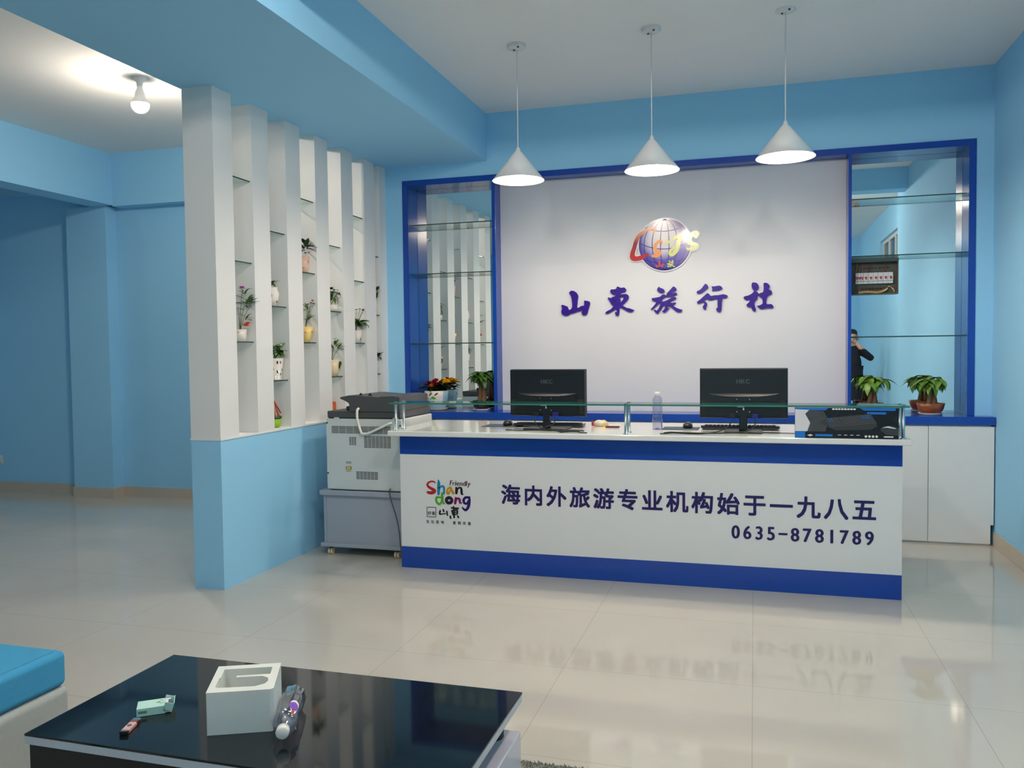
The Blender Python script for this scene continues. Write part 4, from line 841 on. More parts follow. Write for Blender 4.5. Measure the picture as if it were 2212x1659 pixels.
t, B = bottle_mesh('clear plastic water bottle standing half full on the desk worktop', (-0.577, 5.17, WT), Matrix.Translation((-0.577, 5.17, WT + 0.0005)), False)
obj('water', B().lathe([(1e-6, 0.007), (0.026, 0.003), (0.0298, 0.006), (0.0298, 0.086), (1e-6, 0.0865)], (0, 0, 0), 28), 'water', t)
obj('base_dimple', B().lathe([(0.014, 0.0045), (0.008, 0.010), (1e-6, 0.012)], (0, 0, 0), 16), 'label_violet', t)
# crumpled snack packet, note and booklet
t = thing('snack_packet', 'crumpled cream snack packet with red end lying right of the left monitor', 'packet', (-0.963, 5.33, WT))
b = MB(); rr = random.Random(4)
b.lathe([(1e-6, 0.0), (0.85, 0.02), (1.0, 0.3), (0.92, 0.65), (0.6, 0.9), (1e-6, 1.0)], (0, 0, 0), 18)
b.v = [Vector((-0.963 + p.x * 0.052 * (1 + 0.12 * noise.noise(p * 2)), 5.33 + p.y * 0.03, WT + 0.001 + max(0, p.z * 0.040 * (1 + 0.35 * noise.noise(p * 3 + Vector((3, 0, 0))))))) for p in b.v]
obj('packet_film', b, 'snack_film', t)
obj('red_seal', MB().rbox((-1.013, 5.315, WT + 0.020), (0.012, 0.03, 0.030), 0.2), 'red', t, 0.002)
obj('yellow_tag', MB().rbox((-0.935, 5.303, WT + 0.012), (0.014, 0.012, 0.024), 0.3), 'yellow', t, 0.001)
tag(obj('note_paper', MB().rbox((-0.885, 5.36, WT + 0.0025), (0.10, 0.09, 0.004), 0.2), 'paper'), 'white folded note paper behind the maroon booklet', 'paper')
tag(obj('booklet', MB().rbox((-0.872, 5.262, WT + 0.005), (0.085, 0.05, 0.009), 0.05), 'maroon', None, 0.001), 'small maroon booklet lying beside the snack packet', 'booklet')

# ------------------------------------------------------------ boxed keyboard
kx0, kx1, ky0, kz1 = 0.216, 0.742, 4.818, 1.066
t = thing('keyboard_box', 'black and blue printed keyboard carton standing at the right end of the desk', 'carton', (0.48, 4.84, WT))
obj('carton', MB().box(kx0, kx1, ky0 + 0.001, ky0 + 0.045, WT + 0.0005, kz1), 'box_black', t)
W_ = kx1 - kx0; Hh_ = kz1 - WT
def kp(u, v): return (kx0 + W_ * u, WT + 0.0005 + Hh_ * v)
def kpoly(m, pts, d): m.add([(kp(u, v)[0], ky0 + 0.001 - d, kp(u, v)[1]) for u, v in pts], [tuple(range(len(pts)))]); return m
m = kpoly(MB(), [(0, .22), (.12, .22), (.15, .5), (.10, .8), (.14, .93), (0, .95)], .0004); obj('print_flash', m, 'box_white', t)
m = kpoly(MB(), [(.12, .22), (.30, .22), (.33, .6), (.28, .9), (.14, .93), (.10, .8), (.15, .5)], .0003); obj('print_haze', m, 'box_grey', t)
for q in ([(0, .95), (.14, .93), (.30, .92), (.33, 1), (0, 1)], [(.63, 1), (.67, .92), (.97, .92), (.97, 1)], [(0, 0), (.10, 0), (.10, .21), (0, .21)], [(.70, .80), (.88, .80), (.88, .87), (.70, .87)], [(.20, .06), (.37, .06), (.37, .13), (.20, .13)]):
    obj('printed_stripe', kpoly(MB(), q, .0005), 'box_blue', t)
m = MB()
for i in range(8): kpoly(m, [(.365 + .029 * i, .935), (.388 + .029 * i, .935), (.388 + .029 * i, .985), (.365 + .029 * i, .985)], .0005)
obj('print_title', m, 'box_white', t)
m = kpoly(MB(), [(.24, .50), (.30, .66), (.73, .82), (.80, .42), (.74, .30), (.40, .26)], .0006); obj('print_keyboard', m, 'mid_grey', t)
m = MB(); mb_ = MB()
for r_ in range(5):
    for i in range(17):
        u = .295 + .0262 * i + .012 * r_ - (.0 if i < 5 else -.01); v = .60 - .058 * r_ + .0085 * i
        blue = (r_ in (0, 1) and i in (1, 2)) or (r_ in (0, 1) and i in (13, 14, 15))
        kpoly(mb_ if blue else m, [(u, v), (u + .017, v + .006), (u + .019, v + .04), (u + .002, v + .034)], .0008)
obj('print_keys', m, 'logo_grey', t); obj('print_accent_keys', mb_, 'box_blue', t)
m = kpoly(MB(), [(.82, .30), (.86, .42), (.93, .44), (1.0, .36), (1.0, .12), (.88, .14)], .0006); obj('print_mouse', m, 'mid_grey', t)
m = kpoly(MB(), [(.84, .36), (.90, .42), (.97, .36), (.97, .33), (.89, .37)], .0009)
for i in range(4):
    c_ = (.69 + .034 * i, .075); kpoly(m, [(c_[0] + .013 * math.cos(2 * PI * q / 12), c_[1] + .040 * math.sin(2 * PI * q / 12)) for q in range(12)], .0009)
kpoly(m, [(.86, .05), (.95, .05), (.95, .09), (.86, .09)], .0009); kpoly(m, [(.12, .09), (.15, .13), (.18, .09), (.15, .05)], .0009)
for i in range(4): kpoly(m, [(.42 + .06 * i, .10), (.45 + .06 * i, .10), (.45 + .06 * i, .12), (.42 + .06 * i, .12)], .0009)
obj('print_icons', m, 'box_white', t)

# ------------------------------------------------------------ printer on its trolley
px0, px1, py0, py1 = -2.842, -2.272, 5.115, 5.66
t = thing('printer_trolley', 'grey wheeled printer trolley between the low blue wall and the desk', 'trolley', (-2.58, 5.38, 0))
obj('top_board', MB().box(px0 - 0.05, px1 - 0.008, py0 - 0.02, py1 + 0.03, 0.418, 0.452), 'trolley_grey', t, 0.004)
obj('back_board', MB().box(px0 - 0.012, px1 - 0.024, py0 + 0.006, py0 + 0.022, 0.085, 0.418), 'trolley_grey', t)
for a in (px0 - 0.028, px1 - 0.024): obj('side_board', MB().box(a, a + 0.016, py0, py1, 0.085, 0.418), 'trolley_grey', t)
obj('bottom_board', MB().box(px0 - 0.05, px1 - 0.008, py0 - 0.02, py1 + 0.03, 0.060, 0.085), 'trolley_grey', t, 0.003)
for a in (px0 + 0.01, px1 - 0.06):
    for c_ in (py0 + 0.025, py1 - 0.02):
        cs = obj('caster', MB().box(a - 0.010, a + 0.010, c_ - 0.012, c_ + 0.012, 0.040, 0.060), 'dark_grey', t)
        obj('caster_wheel', MB().tube([(a - 0.016, c_, 0.022), (a - 0.004, c_, 0.022)], 0.022, 20).tube([(a + 0.004, c_, 0.022), (a + 0.016, c_, 0.022)], 0.022, 20), 'ceramic_cream', cs)
t = thing('office_printer', 'large white office printer with dark grey scanner lid, seen from its back', 'printer', (-2.56, 5.39, 0.452))
obj('body', MB().box(px0, px1, py0, py1, 0.458, 0.948), 'printer_white', t, 0.008)
obj('foot_strip', MB().box(px0 + 0.02, px1 - 0.01, py0 + 0.01, py1 - 0.01, 0.4525, 0.458), 'black_matte', t)
def vent(x0, x1, z0, z1, cols):
    m = MB(); n = max(3, int((z1 - z0) / 0.0085))
    for i in range(n):
        za = z0 + (z1 - z0) * i / n
        for c_ in range(cols):
            a = x0 + (x1 - x0) * c_ / cols; b = x0 + (x1 - x0) * (c_ + 1) / cols - 0.003
            m.box(a, b, py0 - 0.0006, py0 + 0.0004, za, za + (z1 - z0) / n * 0.6)
    obj('vent_grille', m, 'dark_grey', t)
vent(-2.798, -2.352, 0.848, 0.900, 8); vent(-2.665, -2.61, 0.768, 0.826, 3); vent(-2.553, -2.352, 0.752, 0.834, 7); vent(-2.617, -2.452, 0.535, 0.590, 6)
obj('warning_label', MB().box(-2.694, -2.652, py0 - 0.0008, py0, 0.600, 0.619), 'black_matte', t)
obj('warning_label', MB().box(-2.690, -2.656, py0 - 0.0012, py0, 0.603, 0.616), 'yellow', t, label='yellow warning label')
m = MB()
for i in range(3): m.box(-2.694, -2.654 + 0.004 * (i % 2), py0 - 0.0006, py0, 0.640 + 0.006 * i, 0.6425 + 0.006 * i)
for i in range(2): m.box(-2.694, -2.658 + 0.004 * i, py0 - 0.0006, py0, 0.585 + 0.006 * i, 0.5875 + 0.006 * i)
obj('small_print', m, 'logo_grey', t)
m = MB()
for a, z in ((-2.832, 0.918), (-2.832, 0.57), (-2.285, 0.905)): m.tube([(a, py0 - 0.001, z), (a, py0 + 0.002, z)], 0.006, 10)
obj('screw_holes', m, 'black_matte', t)
obj('inlet_cover', MB().box(-2.405, -2.335, py0 - 0.002, py0, 0.468, 0.520), 'printer_white', t, 0.001)
sc_ = obj('scanner_bed', MB().box(-2.832, -2.284, py0 + 0.004, py1 - 0.002, 0.954, 1.000), 'dark_grey', t, 0.006)
obj('scanner_gap', MB().box(-2.826, -2.29, py0 + 0.012, py1 - 0.01, 0.948, 0.954), 'black_matte', sc_)
for a in (-2.76, -2.32): obj('hinge', MB().box(a - 0.018, a + 0.018, py0 - 0.001, py0 + 0.012, 0.944, 0.957), 'printer_white', sc_, 0.001)
prof = [(-2.725, 1.086), (-2.720, 1.097), (-2.66, 1.108), (-2.62, 1.108), (-2.43, 1.096), (-2.425, 1.101), (-2.33, 1.104), (-2.284, 1.096), (-2.284, 1.000), (-2.655, 1.000), (-2.655, 1.040), (-2.66, 1.055), (-2.685, 1.070)]
ad = obj('document_feeder', MB().prism([prof], lambda a, b, s_: (a, py0 - 0.008 if s_ == 0 else py1 - 0.06, b)), 'dark_grey', t, 0.008)
obj('feeder_base', MB().box(-2.655, -2.290, py0 - 0.002, py1 - 0.04, 0.9955, 1.004), 'mid_grey', ad)
obj('output_stack', MB().box(-2.712, -2.66, py0 + 0.05, py1 - 0.08, 1.001, 1.030), 'mid_grey', t, 0.006)
for a in (-2.60, -2.53): obj('paper_stop', MB().prism([[(a - 0.012, 1.106), (a + 0.014, 1.102), (a, 1.122)]], lambda p, q, s_: (p, py0 + 0.05 if s_ == 0 else py0 + 0.065, q)), 'black_matte', ad)
obj('data_cable', MB().tube([(-2.586, py0 - 0.006, 1.020), (-2.590, py0 - 0.022, 1.005), (-2.588, py0 - 0.026, 0.95), (-2.575, py0 - 0.022, 0.89), (-2.565, py0 - 0.022, 0.862), (-2.555, py0 - 0.022, 0.850), (-2.51, py0 - 0.022, 0.852), (-2.44, py0 - 0.024, 0.882), (-2.36, py0 - 0.018, 0.918), (-2.348, py0 - 0.004, 0.921)], 0.0085, 12, curve=5), 'cable_white', t, label='white cable looped across the back of the printer')
tag(obj('power_cable', MB().tube([(-2.362, py0 - 0.004, 0.476), (-2.360, py0 - 0.030, 0.460), (-2.345, py0 - 0.032, 0.40), (-2.315, py0 - 0.026, 0.30), (-2.296, py0 - 0.024, 0.20), (-2.288, py0 - 0.022, 0.10), (-2.27, py0 - 0.03, 0.006)], 0.004, 8, curve=5), 'logo_grey'), 'thin grey power cord hanging from the printer beside the desk end', 'cable')

# ------------------------------------------------------------ pots on the blue worktop
def saucer(x, y, r, label, m_):
    return tag(obj('plant_saucer', MB().lathe([(1e-6, 0.0), (r * 0.88, 0.0), (r * 0.99, 0.014), (r, 0.016), (r * 0.96, 0.013), (r * 0.86, 0.005), (1e-6, 0.005)], (x, y, WT), 36), m_), label, 'saucer', 'saucers under the potted plants')
y1 = 6.622; x = -2.613
saucer(x, y1, 0.094, 'cream saucer under the painted bowl of red flowers', 'ceramic_cream')
t = thing('potted_flowers', 'painted white and pale blue pot of red and yellow flowers on the blue worktop', 'potted plant', (x, y1, WT + 0.005))
z0 = WT + 0.0055
pb = [(1e-6, 0.0), (0.070, 0.0), (0.080, 0.02), (0.087, 0.06), (0.100, 0.10), (0.106, 0.16), (0.102, 0.162), (0.096, 0.14)]
m = MB(); m.lathe(pb, (x, y1, z0), 48, wave=0.02, wk=12)
for i in range(7 * 48):
    seg, k = i // 48, i % 48; an = 2 * PI * k / 48
    d_ = (an - (PI * 1.43) + PI) % (2 * PI) - PI          # white glaze towards the room, pale blue round the back and foot
    if seg in (1, 2) or (seg in (3, 4) and abs(d_) > 1.05): m.mi[i] = 1
def motif(m, ang, zz, sz, asp, tilt, mi, r_):
    m.m = mi; P_ = []
    for q in range(10):
        u = 2 * PI * q / 10; a_, b_ = math.cos(u) * sz * asp, math.sin(u) * sz
        du = a_ * math.cos(tilt) - b_ * math.sin(tilt); dz = a_ * math.sin(tilt) + b_ * math.cos(tilt)
        rr_ = r_(zz + dz) + 0.003; an = ang + du / rr_
        P_.append((x + rr_ * math.cos(an), y1 + rr_ * math.sin(an), z0 + zz + dz))
    m.add(P_, [tuple(range(10))], True)
rf = lambda z_: 0.100 + (z_ - 0.10) * 0.1 if z_ > 0.10 else (0.087 + (z_ - 0.06) * 0.325 if z_ > 0.06 else 0.080 + (z_ - 0.02) * 0.175)
a0 = PI * 1.43
for da, tl in ((-0.75, -0.8), (-0.36, -0.6), (0.08, 0.7), (0.55, 0.6)): motif(m, a0 + da, 0.135, 0.006, 3.4, tl, 2, rf)
for da, tl in ((-0.55, 0.9), (-0.40, 1.6), (-0.25, 2.2), (0.15, 0.9), (0.28, 1.6), (0.42, 2.3), (-0.45, 0.3), (0.35, 2.9)): motif(m, a0 + da, 0.098 + 0.006 * math.sin(tl), 0.0042, 4.0, tl, 3, rf)
for da, dz, tl in ((-0.62, 0.042, 0.4), (-0.50, 0.030, 1.2), (-0.42, 0.044, 2.4), (-0.55, 0.022, 0.1)): motif(m, a0 + da, dz, 0.008, 1.9, tl, 4, rf)
for k in range(16): motif(m, a0 - 0.9 + 0.12 * k, 0.060, 0.0022, 4.0, 0.0, 4, rf)
obj('pot', m, ['ceramic_white', 'ceramic_blue', 'maroon', 'green', 'yellow'], t)
obj('potting_soil', MB().lathe([(1e-6, 0.145), (0.098, 0.142)], (x, y1, z0), 24), 'soil', t)
m = MB(); R.seed(5)
foliage(m, (x, y1, z0 + 0.155), 46, 0.085, 0.062, spread=0.06, height=0.055, droop=0.5, ang0=-0.3, ang1=0.9, ymax=6.715)
foliage(m, (x - 0.07, y1 - 0.03, z0 + 0.18), 4, 0.09, 0.07, spread=0.02, height=0.02, droop=0.4, ang0=-0.1, ang1=0.5)
obj('leaves', m, 'leaf_dark', t)
for (fx, fy, fz, fr, fm) in ((-0.050, -0.050, 0.218, 0.042, 'petal_red'), (0.000, -0.055, 0.226, 0.046, 'petal_red'), (0.030, -0.060, 0.212, 0.038, 'petal_red'), (-0.015, -0.085, 0.196, 0.038, 'petal_orange'), (0.000, -0.010, 0.240, 0.040, 'petal_red'),
                             (0.060, 0.030, 0.236, 0.046, 'petal_yellow'), (0.095, 0.020, 0.228, 0.042, 'petal_yellow'), (0.075, -0.010, 0.222, 0.036, 'petal_yellow')):
    obj('flower', flower(MB(), (x + fx, y1 + fy, z0 + fz), fr, 7, 3), fm, t)
    
# money trees
def money_tree(x, y, label, bowl, bw, lm, seed, h=0.30, spread=0.085):
    R.seed(seed)
    t = thing('money_tree', label, 'potted plant', (x, y, WT + 0.005), 'money trees on the blue worktop')
    z0 = WT + 0.0055
    obj('bowl', MB().lathe([(1e-6, 0.0), (bw * 0.66, 0.0), (bw * 0.9, 0.035), (bw, 0.078), (bw * 0.94, 0.08), (bw * 0.84, 0.05)], (x, y, z0), 48, wave=0.10, wk=7, sy=0.88), bowl, t)
    obj('potting_soil', MB().lathe([(1e-6, 0.062), (bw * 0.86, 0.058)], (x, y, z0), 20, sy=0.9), 'soil', t)
    tips = []
    for q in range(3):
        a = -2.2 + 1.25 * q; bx, by = x + 0.026 * math.cos(a) * 1.2, y + 0.018 * math.sin(a)
        tx, ty = x + 0.022 * math.cos(a + 0.5), y + 0.015 * math.sin(a + 0.5)
        obj('trunk', MB().tube([(bx * 1.0, by, z0 + 0.05), ((bx + tx) / 2 + 0.003, (by + ty) / 2, z0 + 0.12), (tx, ty, z0 + h * 0.63)], [0.019, 0.013], 12, curve=4), 'bark', t)
        tips.append((tx, ty, z0 + h * 0.63))
    m = MB(); st_ = MB()
    for (tx, ty, tz) in tips:
        for i in range(3):
            a = R.uniform(0, 2 * PI) if i else -PI / 2 + R.uniform(-.8, .8); r = R.uniform(0.25, 0.75) * spread
            ez = tz + R.uniform(0.045, 0.095)
            e = (tx + r * math.cos(a), ty + min(r * math.sin(a), 0.03), ez)
            st_.tube([(tx, ty, tz - 0.005), ((tx + e[0]) / 2, (ty + e[1]) / 2, ez - 0.012), e], 0.0022, 6, curve=3)
            for k in range(6):
                b = 2 * PI * k / 6 + R.uniform(-.3, .3); el = R.uniform(-0.75, 0.1)
                d = (math.cos(b) * math.cos(el), math.sin(b) * math.cos(el) * 0.75, math.sin(el))
                if e[1] + d[1] * 0.08 > MY - 0.03: d = (d[0], -abs(d[1]) * 0.3, d[2])
                m.leaf(e, d, (0, 0, 1), R.uniform(0.075, 0.11), R.uniform(0.042, 0.056), R.uniform(0.25, 0.55))
    obj('stems', st_, 'stem', t); obj('leaves', m, lm, t)
    return t
saucer(-2.205, 6.61, 0.078, 'pale saucer under the money tree in front of the left mirror', 'box_white')
money_tree(-2.205, 6.61, 'dark green money tree in a dark bowl in front of the left mirror', 'black_plastic', 0.074, 'leaf', 3, 0.36, 0.105)
saucer(0.825, 6.58, 0.078, 'pale saucer under the money tree half hidden by the keyboard carton', 'ceramic_white')
money_tree(0.825, 6.58, 'light green money tree half hidden behind the keyboard carton', 'rust_glaze', 0.085, 'leaf_light', 8, 0.285)
saucer(1.222, 6.58, 0.084, 'pale saucer under the money tree at the right end of the worktop', 'ceramic_white')
money_tree(1.222, 6.58, 'money tree in a rust brown petal bowl at the right end of the worktop', 'rust_glaze', 0.092, 'leaf_light', 21, 0.28)
# ------------------------------------------------------------ coffee table and what lies on it
tx0, tx1, ty0, ty1, tz = -1.824, -0.640, 1.672, 2.252, 0.42
t = thing('coffee_table', 'low coffee table with black glass top, silver edge and white base', 'coffee table', (-1.23, 1.96, 0))
obj('glass_top', MB().box(tx0, tx1, ty0, ty1, tz - 0.006, tz), 'table_glass', t, 0.001)
obj('top_frame', MB().box(tx0 + 0.0005, tx1 - 0.0005, ty0 + 0.0005, ty1 - 0.0005, tz - 0.028, tz - 0.006), 'table_edge', t, 0.002, label='silver grey edge of the table top')
obj('black_cabinet', MB().box(tx0 + 0.004, -1.20, ty0 + 0.012, ty1 - 0.02, 0.03, tz - 0.028), 'table_black', t)
obj('white_base', MB().box(-1.20, tx1 + 0.004, ty0 + 0.06, ty1 - 0.035, 0.02, 0.322), 'table_white', t, 0.003)
for a in (-1.02, -0.708):
    for b in (ty0 + 0.13, ty1 - 0.085): obj('round_support', MB().lathe([(0.036, 0.322), (0.036, 0.352), (0.028, 0.372), (0.028, tz - 0.028)], (a, b, 0), 24), 'table_black', t)
obj('plinth', MB().box(tx0 + 0.05, tx1 - 0.05, ty0 + 0.08, ty1 - 0.08, 0.0, 0.03), 'table_black', t)
# white foam block
t = thing('foam_insert', 'white packing foam block with a hollow, standing on the black table', 'packing foam', (-1.29, 1.89, tz))
c0 = Vector((-1.351, 1.783)); e1 = Vector((0.1545, 0.0685)); e2 = Vector((-0.080, 0.165))
def fm(u, v): p = c0 + e1 * u + e2 * v; return (p.x, p.y)
outer = [fm(0, 0), fm(0.96, 0), fm(1, .04), fm(1, 1), fm(0, 1)]
inner = [fm(.14, .16), fm(.70, .14), fm(.84, .22), fm(.88, .32), fm(.86, .44), fm(.76, .52), fm(.36, .52), fm(.36, .58), fm(.88, .58), fm(.88, .86), fm(.12, .86), fm(.12, .55), fm(.10, .52), fm(.10, .2)]
m = MB().prism([outer, inner], lambda a, b, s_: (a, b, tz + 0.112 if s_ == 0 else tz + 0.03))
m.prism([outer], lambda a, b, s_: (a, b, tz + 0.03 if s_ == 0 else tz + 0.0005))
ob = obj('foam_body', m, 'foam_white', t, 0.006)
# lying bottle
bd = (Vector((-1.145, 1.79, 0)) - Vector((-1.268, 2.07, 0))).normalized()
rot = Vector((0, 0, 1)).rotation_difference(bd).to_matrix().to_4x4()
T = Matrix.Translation((-1.225, 1.997, tz + 0.0325)) @ rot @ Matrix.Rotation(0.2, 4, 'Z')
t, B = bottle_mesh('empty clear plastic bottle lying on the black table beside the foam', (-1.18, 1.88, tz), T, True)
nl = T.to_3x3().inverted() @ Vector((0.62, -0.05, 0.78)); A0 = math.atan2(nl.y, nl.x)
m = B()
for (za, zb) in ((0.100, 0.190),):
    P_ = []
    for q in range(16):
        u = 2 * PI * q / 16; aa = 0.62 * math.sin(u) * (0.55 + 0.45 * math.cos(u)) ; zz = (za + zb) / 2 - (zb - za) / 2 * math.cos(u)
        ang = A0 + aa; P_.append((0.0318 * math.cos(ang), 0.0318 * math.sin(ang), zz))
    m.add(P_, [tuple(range(16))], True)
lb = obj('bottle_label', m, 'petal_white', t)
m = B(); P_ = []
for q in range(14):
    u = 2 * PI * q / 14; aa = 0.42 * math.sin(u); zz = 0.134 - 0.022 * math.cos(u); ang = A0 + 0.03 + aa; P_.append((0.0322 * math.cos(ang), 0.0322 * math.sin(ang), zz))
m.add(P_, [tuple(range(14))], True); obj('label_print', m, 'label_violet', lb)
m = B(); P_ = [(0.0322 * math.cos(A0 - 0.17 + a_), 0.0322 * math.sin(A0 - 0.17 + a_), z_) for a_, z_ in ((0, .160), (0.3, .160), (0.26, .180), (0.12, .184))]
m.add(P_, [(0, 1, 2, 3)], True); obj('label_print', m, 'red', lb)
# cigarette pack
pa = Vector((-1.605, 1.826)); pd = (Vector((-1.523, 1.886)) - pa).normalized(); ang = math.atan2(pd.y, pd.x)
T = Matrix.Translation((pa.x, pa.y, tz + 0.0005)) @ Matrix.Rotation(ang, 4, 'Z')
t = thing('cigarette_pack', 'mint green cigarette pack with its lid flipped open on the black table', 'cigarette pack', (-1.57, 1.87, tz))
b = MB(); b.T = T; b.box(0, 0.072, 0, 0.055, 0, 0.022); obj('pack_body', b, 'mint', t, 0.001)
b = MB(); b.T = T; b.box(0.0722, 0.085, 0.002, 0.053, 0.0015, 0.0205); obj('inner_frame', b, 'paper', t)
b = MB(); b.T = T; b.box(0.079, 0.0855, 0.012, 0.043, 0.006, 0.0212); obj('opening', b, 'plug_blue', t)
b = MB(); b.T = T @ Matrix.Translation((0.086, 0, 0.001)) @ Matrix.Rotation(-1.25, 4, 'Y')
b.box(0, 0.004, 0, 0.055, 0, 0.022); b.box(0, 0.026, 0, 0.055, -0.002, 0.0); b.box(0.0, 0.024, 0, 0.002, 0, 0.022); b.box(0.0, 0.024, 0.053, 0.055, 0, 0.022)
obj('flip_lid', b, 'mint', t)
b = MB(); b.T = T; b.box(0.004, 0.026, -0.0003, 0.0, 0.008, 0.015); obj('side_print', b, 'mint_dark', t)
b = MB(); b.T = T
for q in range(5): b.rbox((0.052 + 0.003 * q, 0.020 + 0.005 * q * (1 if q % 2 else -.3) + 0.008, 0.0223), (0.009, 0.002, 0.0004), 0.8 * q)
obj('front_print', b, 'mint_dark', t)
# lighter
la = Vector((-1.562, 1.728)); ld = (Vector((-1.590, 1.823)) - la).normalized(); ang = math.atan2(ld.y, ld.x)
T = Matrix.Translation((la.x, la.y, tz + 0.0005)) @ Matrix.Rotation(ang, 4, 'Z')
t = thing('lighter', 'small pink and maroon lighter lying beside the cigarette pack', 'lighter', (la.x, la.y, tz))
def LB(): b = MB(); b.T = T; return b
obj('lighter_body', LB().box(0.010, 0.070, -0.011, 0.011, 0, 0.011), 'foil_pink', t, 0.003)
obj('lighter_base', LB().box(0, 0.010, -0.0108, 0.0108, 0, 0.011), 'black_plastic', t, 0.002)
obj('lighter_band', LB().box(0.054, 0.070, -0.0113, 0.0113, -0.0002, 0.0113), 'maroon', t, 0.002)
obj('lighter_hood', LB().box(0.070, 0.084, -0.0105, 0.0105, 0, 0.0105), 'chrome', t, 0.002)
obj('lighter_print', LB().rbox((0.036, 0, 0.0113), (0.012, 0.010, 0.0004), 0.7), 'maroon', t)

# ------------------------------------------------------------ sofa and rug
t = thing('sofa', 'low sofa with bright blue seat cushion on a pale grey base, at the left edge', 'sofa', (-2.6, 1.4, 0))
def rounded(m, x0, x1, y0, y1, z0, z1): return m.box(x0, x1, y0, y1, z0, z1)
sb = obj('base', MB().box(-2.95, -2.195, 0.10, 2.200, 0.05, 0.305), 'sofa_grey', t, 0.025)
for a, b in ((0.105, 1.148), (1.152, 2.195)):
    c_ = obj('seat_cushion', MB().box(-2.80, -2.200, a, b, 0.306, 0.424), 'sofa_blue', t, 0.022)
    obj('seam', MB().tube([(-2.224, a + 0.03, 0.4232), (-2.224, b - 0.03, 0.4232)], 0.0016, 6), 'seam_blue', c_)
obj('backrest', MB().box(-3.05, -2.81, 0.10, 2.20, 0.306, 0.78), 'sofa_grey', t, 0.04)
for a in (-2.9, -2.26):
    for b in (0.18, 2.12): obj('leg', MB().cyl((a, b, 0), 0.022, 0, 0.05, 16), 'table_black', t)
rg = tag(obj('floor_rug', MB().box(-1.98, -0.42, 0.9, 2.652, 0.0, 0.010), 'rug_grey', None, 0.004), 'shaggy grey rug under the coffee table', 'rug')
R.seed(2); m = MB()
for i in range(5200):
    if i < 1600: x = R.uniform(-1.98, -0.42); y = 2.652 - abs(R.gauss(0, 0.025))
    else: x = R.uniform(-0.75, -0.42); y = R.uniform(1.9, 2.65)
    a = R.uniform(0, 2 * PI); h = R.uniform(0.003, 0.010); lx, ly = R.uniform(-.008, .008), R.uniform(-.004, .009)
    m.add([(x - 0.003 * math.cos(a), y - 0.003 * math.sin(a), 0.009), (x + 0.003 * math.cos(a), y + 0.003 * math.sin(a), 0.009), (x + lx, y + ly, 0.009 + h)], [(0, 1, 2)])
o = obj('pile', m, 'rug_grey', rg); o['kind'] = 'stuff'

# ------------------------------------------------------------ person seen in the right-hand mirror
PX, PY = 1.36, 0.50
def skin_mesh(joints, edges, root=0, sub=2):
    me = bpy.data.meshes.new('tmp'); me.from_pydata([j[0] for j in joints], edges, []); me.update()
    o = bpy.data.objects.new('tmp', me); COL.objects.link(o)
    s_ = o.modifiers.new('skin', 'SKIN'); s_.use_smooth_shade = True
    for i, j in enumerate(joints):
        r = j[1]; d = me.skin_vertices[0].data[i]; d.radius = r if isinstance(r, tuple) else (r, r); d.use_root = (i == root)
    ss = o.modifiers.new('sub', 'SUBSURF'); ss.levels = sub; ss.render_levels = sub
    dg = bpy.context.evaluated_depsgraph_get(); ev = o.evaluated_get(dg)
    out = bpy.data.meshes.new_from_object(ev); bpy.data.objects.remove(o); return out
J = []; E_ = []
def j(p, r): J.append(((PX + p[0], PY + p[1], p[2]), r)); return len(J) - 1
def e(*ix):
    for a, b in zip(ix, ix[1:]): E_.append((a, b))
pel = j((0, 0, 0.86), (0.15, 0.11)); wai = j((0, 0.01, 1.02), (0.135, 0.10)); che = j((0, 0.01, 1.20), (0.155, 0.11)); shc = j((0, 0.0, 1.335), (0.085, 0.07)); nek = j((0, 0.01, 1.405), 0.050); he1 = j((0, 0.025, 1.475), (0.062, 0.075)); he2 = j((0, 0.025, 1.555), (0.075, 0.092)); he3 = j((0, 0.015, 1.620), (0.052, 0.065))
e(pel, wai, che, shc, nek, he1, he2, he3)
sr = j((0.155, 0.0, 1.315), 0.062); er = j((0.265, 0.10, 1.215), 0.050); wr = j((0.095, 0.185, 1.385), 0.034); pr_ = j((0.065, 0.175, 1.425), (0.030, 0.022))
e(shc, sr, er, wr, pr_)
sl = j((-0.155, 0.0, 1.315), 0.062); el = j((-0.215, -0.02, 1.06), 0.050); wl = j((-0.20, 0.06, 0.84), 0.034); pl = j((-0.195, 0.08, 0.77), (0.024, 0.034))
e(shc, sl, el, wl, pl)
for s_ in (1, -1):
    h = j((0.085 * s_, 0, 0.80), 0.105); k = j((0.10 * s_, 0.02, 0.46), 0.068); a = j((0.105 * s_, -0.01, 0.09), 0.045); f = j((0.115 * s_, 0.10, 0.045), (0.038, 0.036)); f2 = j((0.12 * s_, 0.17, 0.035), (0.034, 0.028))
    e(pel, h, k, a, f, f2)
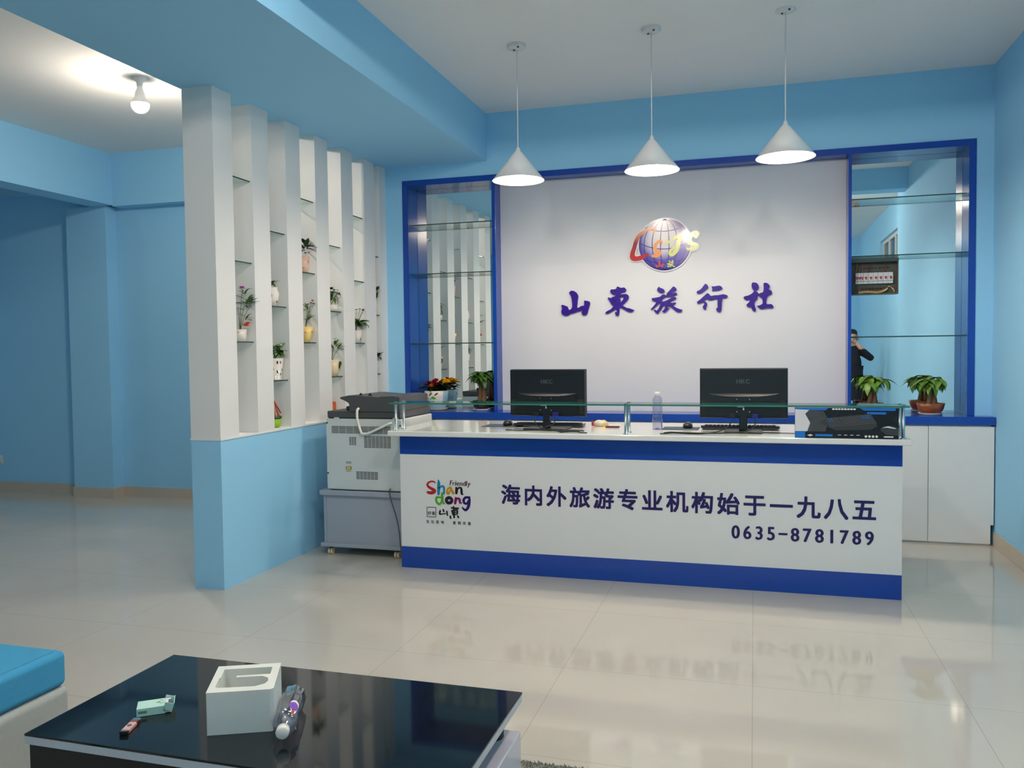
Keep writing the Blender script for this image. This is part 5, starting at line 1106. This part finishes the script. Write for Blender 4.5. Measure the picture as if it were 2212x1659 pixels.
for base, sg, up in ((pr_, 1, True), (pl, -1, False)):
    bp = Vector(J[base][0]) - Vector((PX, PY, 0))
    for q in range(4):
        L = (0.060, 0.072, 0.076, 0.064)[q]
        if up: c0_ = bp + Vector((-0.018 + 0.004 * q, -0.006 + 0.0, 0.022 + 0.0)); o1 = c0_ + Vector((-0.020, -0.012 + 0.014 * q - 0.02, 0.018 + 0.005 * q)); o2 = o1 + Vector((-0.026, -0.022, 0.006))
        else: c0_ = bp + Vector((0, -0.024 + 0.016 * q, -0.030)); o1 = c0_ + Vector((0.002, 0.0, -L * 0.55)); o2 = o1 + Vector((0.014, 0.002, -L * 0.42))
        a_ = j(c0_, 0.0095); b_ = j(o1, 0.0085); c_ = j(o2, 0.007); e(base, a_, b_, c_)
    if up: a_ = j(bp + Vector((-0.01, -0.03, -0.005)), 0.011); b_ = j(bp + Vector((-0.035, -0.05, 0.0)), 0.009)
    else: a_ = j(bp + Vector((0.008, 0.035, 0.005)), 0.011); b_ = j(bp + Vector((0.016, 0.055, -0.025)), 0.009)
    e(base, a_, b_)
me = skin_mesh(J, E_, pel)
for mm_ in ('cloth_dark', 'skin', 'shoe'): me.materials.append(MATS[mm_])
for p in me.polygons:
    c_ = p.center; x_, y_, z_ = c_.x - PX, c_.y - PY, c_.z
    if z_ > 1.405 and abs(x_) < 0.11: p.material_index = 1
    elif x_ > 0.0 and y_ > 0.13 and z_ > 1.36: p.material_index = 1
    elif x_ < -0.12 and z_ < 0.83 and z_ > 0.6: p.material_index = 1
    elif z_ < 0.08: p.material_index = 2
t = thing('person', 'person in dark clothes with one hand raised to the face, seen in the right mirror', 'person', (PX, PY, 0))
bo = bpy.data.objects.new('body', me); COL.objects.link(bo); bo.parent = t; bo.matrix_parent_inverse = Matrix.Translation((PX, PY, 0)).inverted()
hc = (PX, PY + 0.012, 1.555)
m = MB(); m.lathe([(0.072, -0.01), (0.083, 0.03), (0.078, 0.065), (0.05, 0.093), (1e-6, 0.102)], hc, 24, sx=0.95, sy=1.15)
m.v = [Vector((p.x, p.y - 0.012, p.z)) for p in m.v]
m.lathe([(0.060, -0.12), (0.076, -0.06), (0.082, 0.0), (0.080, 0.04)], (PX, PY - 0.022, 1.555), 24, sx=1.0, sy=0.9)
obj('hair', m, 'hair', t)
m = MB()
for s_ in (1, -1): m.sphere((PX + 0.030 * s_, PY + 0.103, 1.535), 0.011, 12, 8)
obj('eyes', m, 'ink', t)
obj('nose', MB().lathe([(0.013, -0.02), (0.016, -0.008), (0.008, 0.02), (1e-6, 0.03)], (PX, PY + 0.108, 1.505), 12), 'skin', t)
obj('mouth', MB().rbox((PX, PY + 0.100, 1.462), (0.044, 0.012, 0.010)), 'petal_rust', t, 0.003)
for s_ in (1, -1): obj('ear', MB().sphere((PX + 0.076 * s_, PY + 0.015, 1.52), 0.022, 12, 8, 1.4), 'skin', t)
# coat hanging over hips and thighs
m = MB(); m.lathe([(0.165, 0.62), (0.170, 0.75), (0.160, 0.90), (0.142, 1.02), (0.150, 1.12)], (PX, PY + 0.005, 0), 28, sx=1.08, sy=0.82)
obj('coat', m, 'cloth_dark', t)
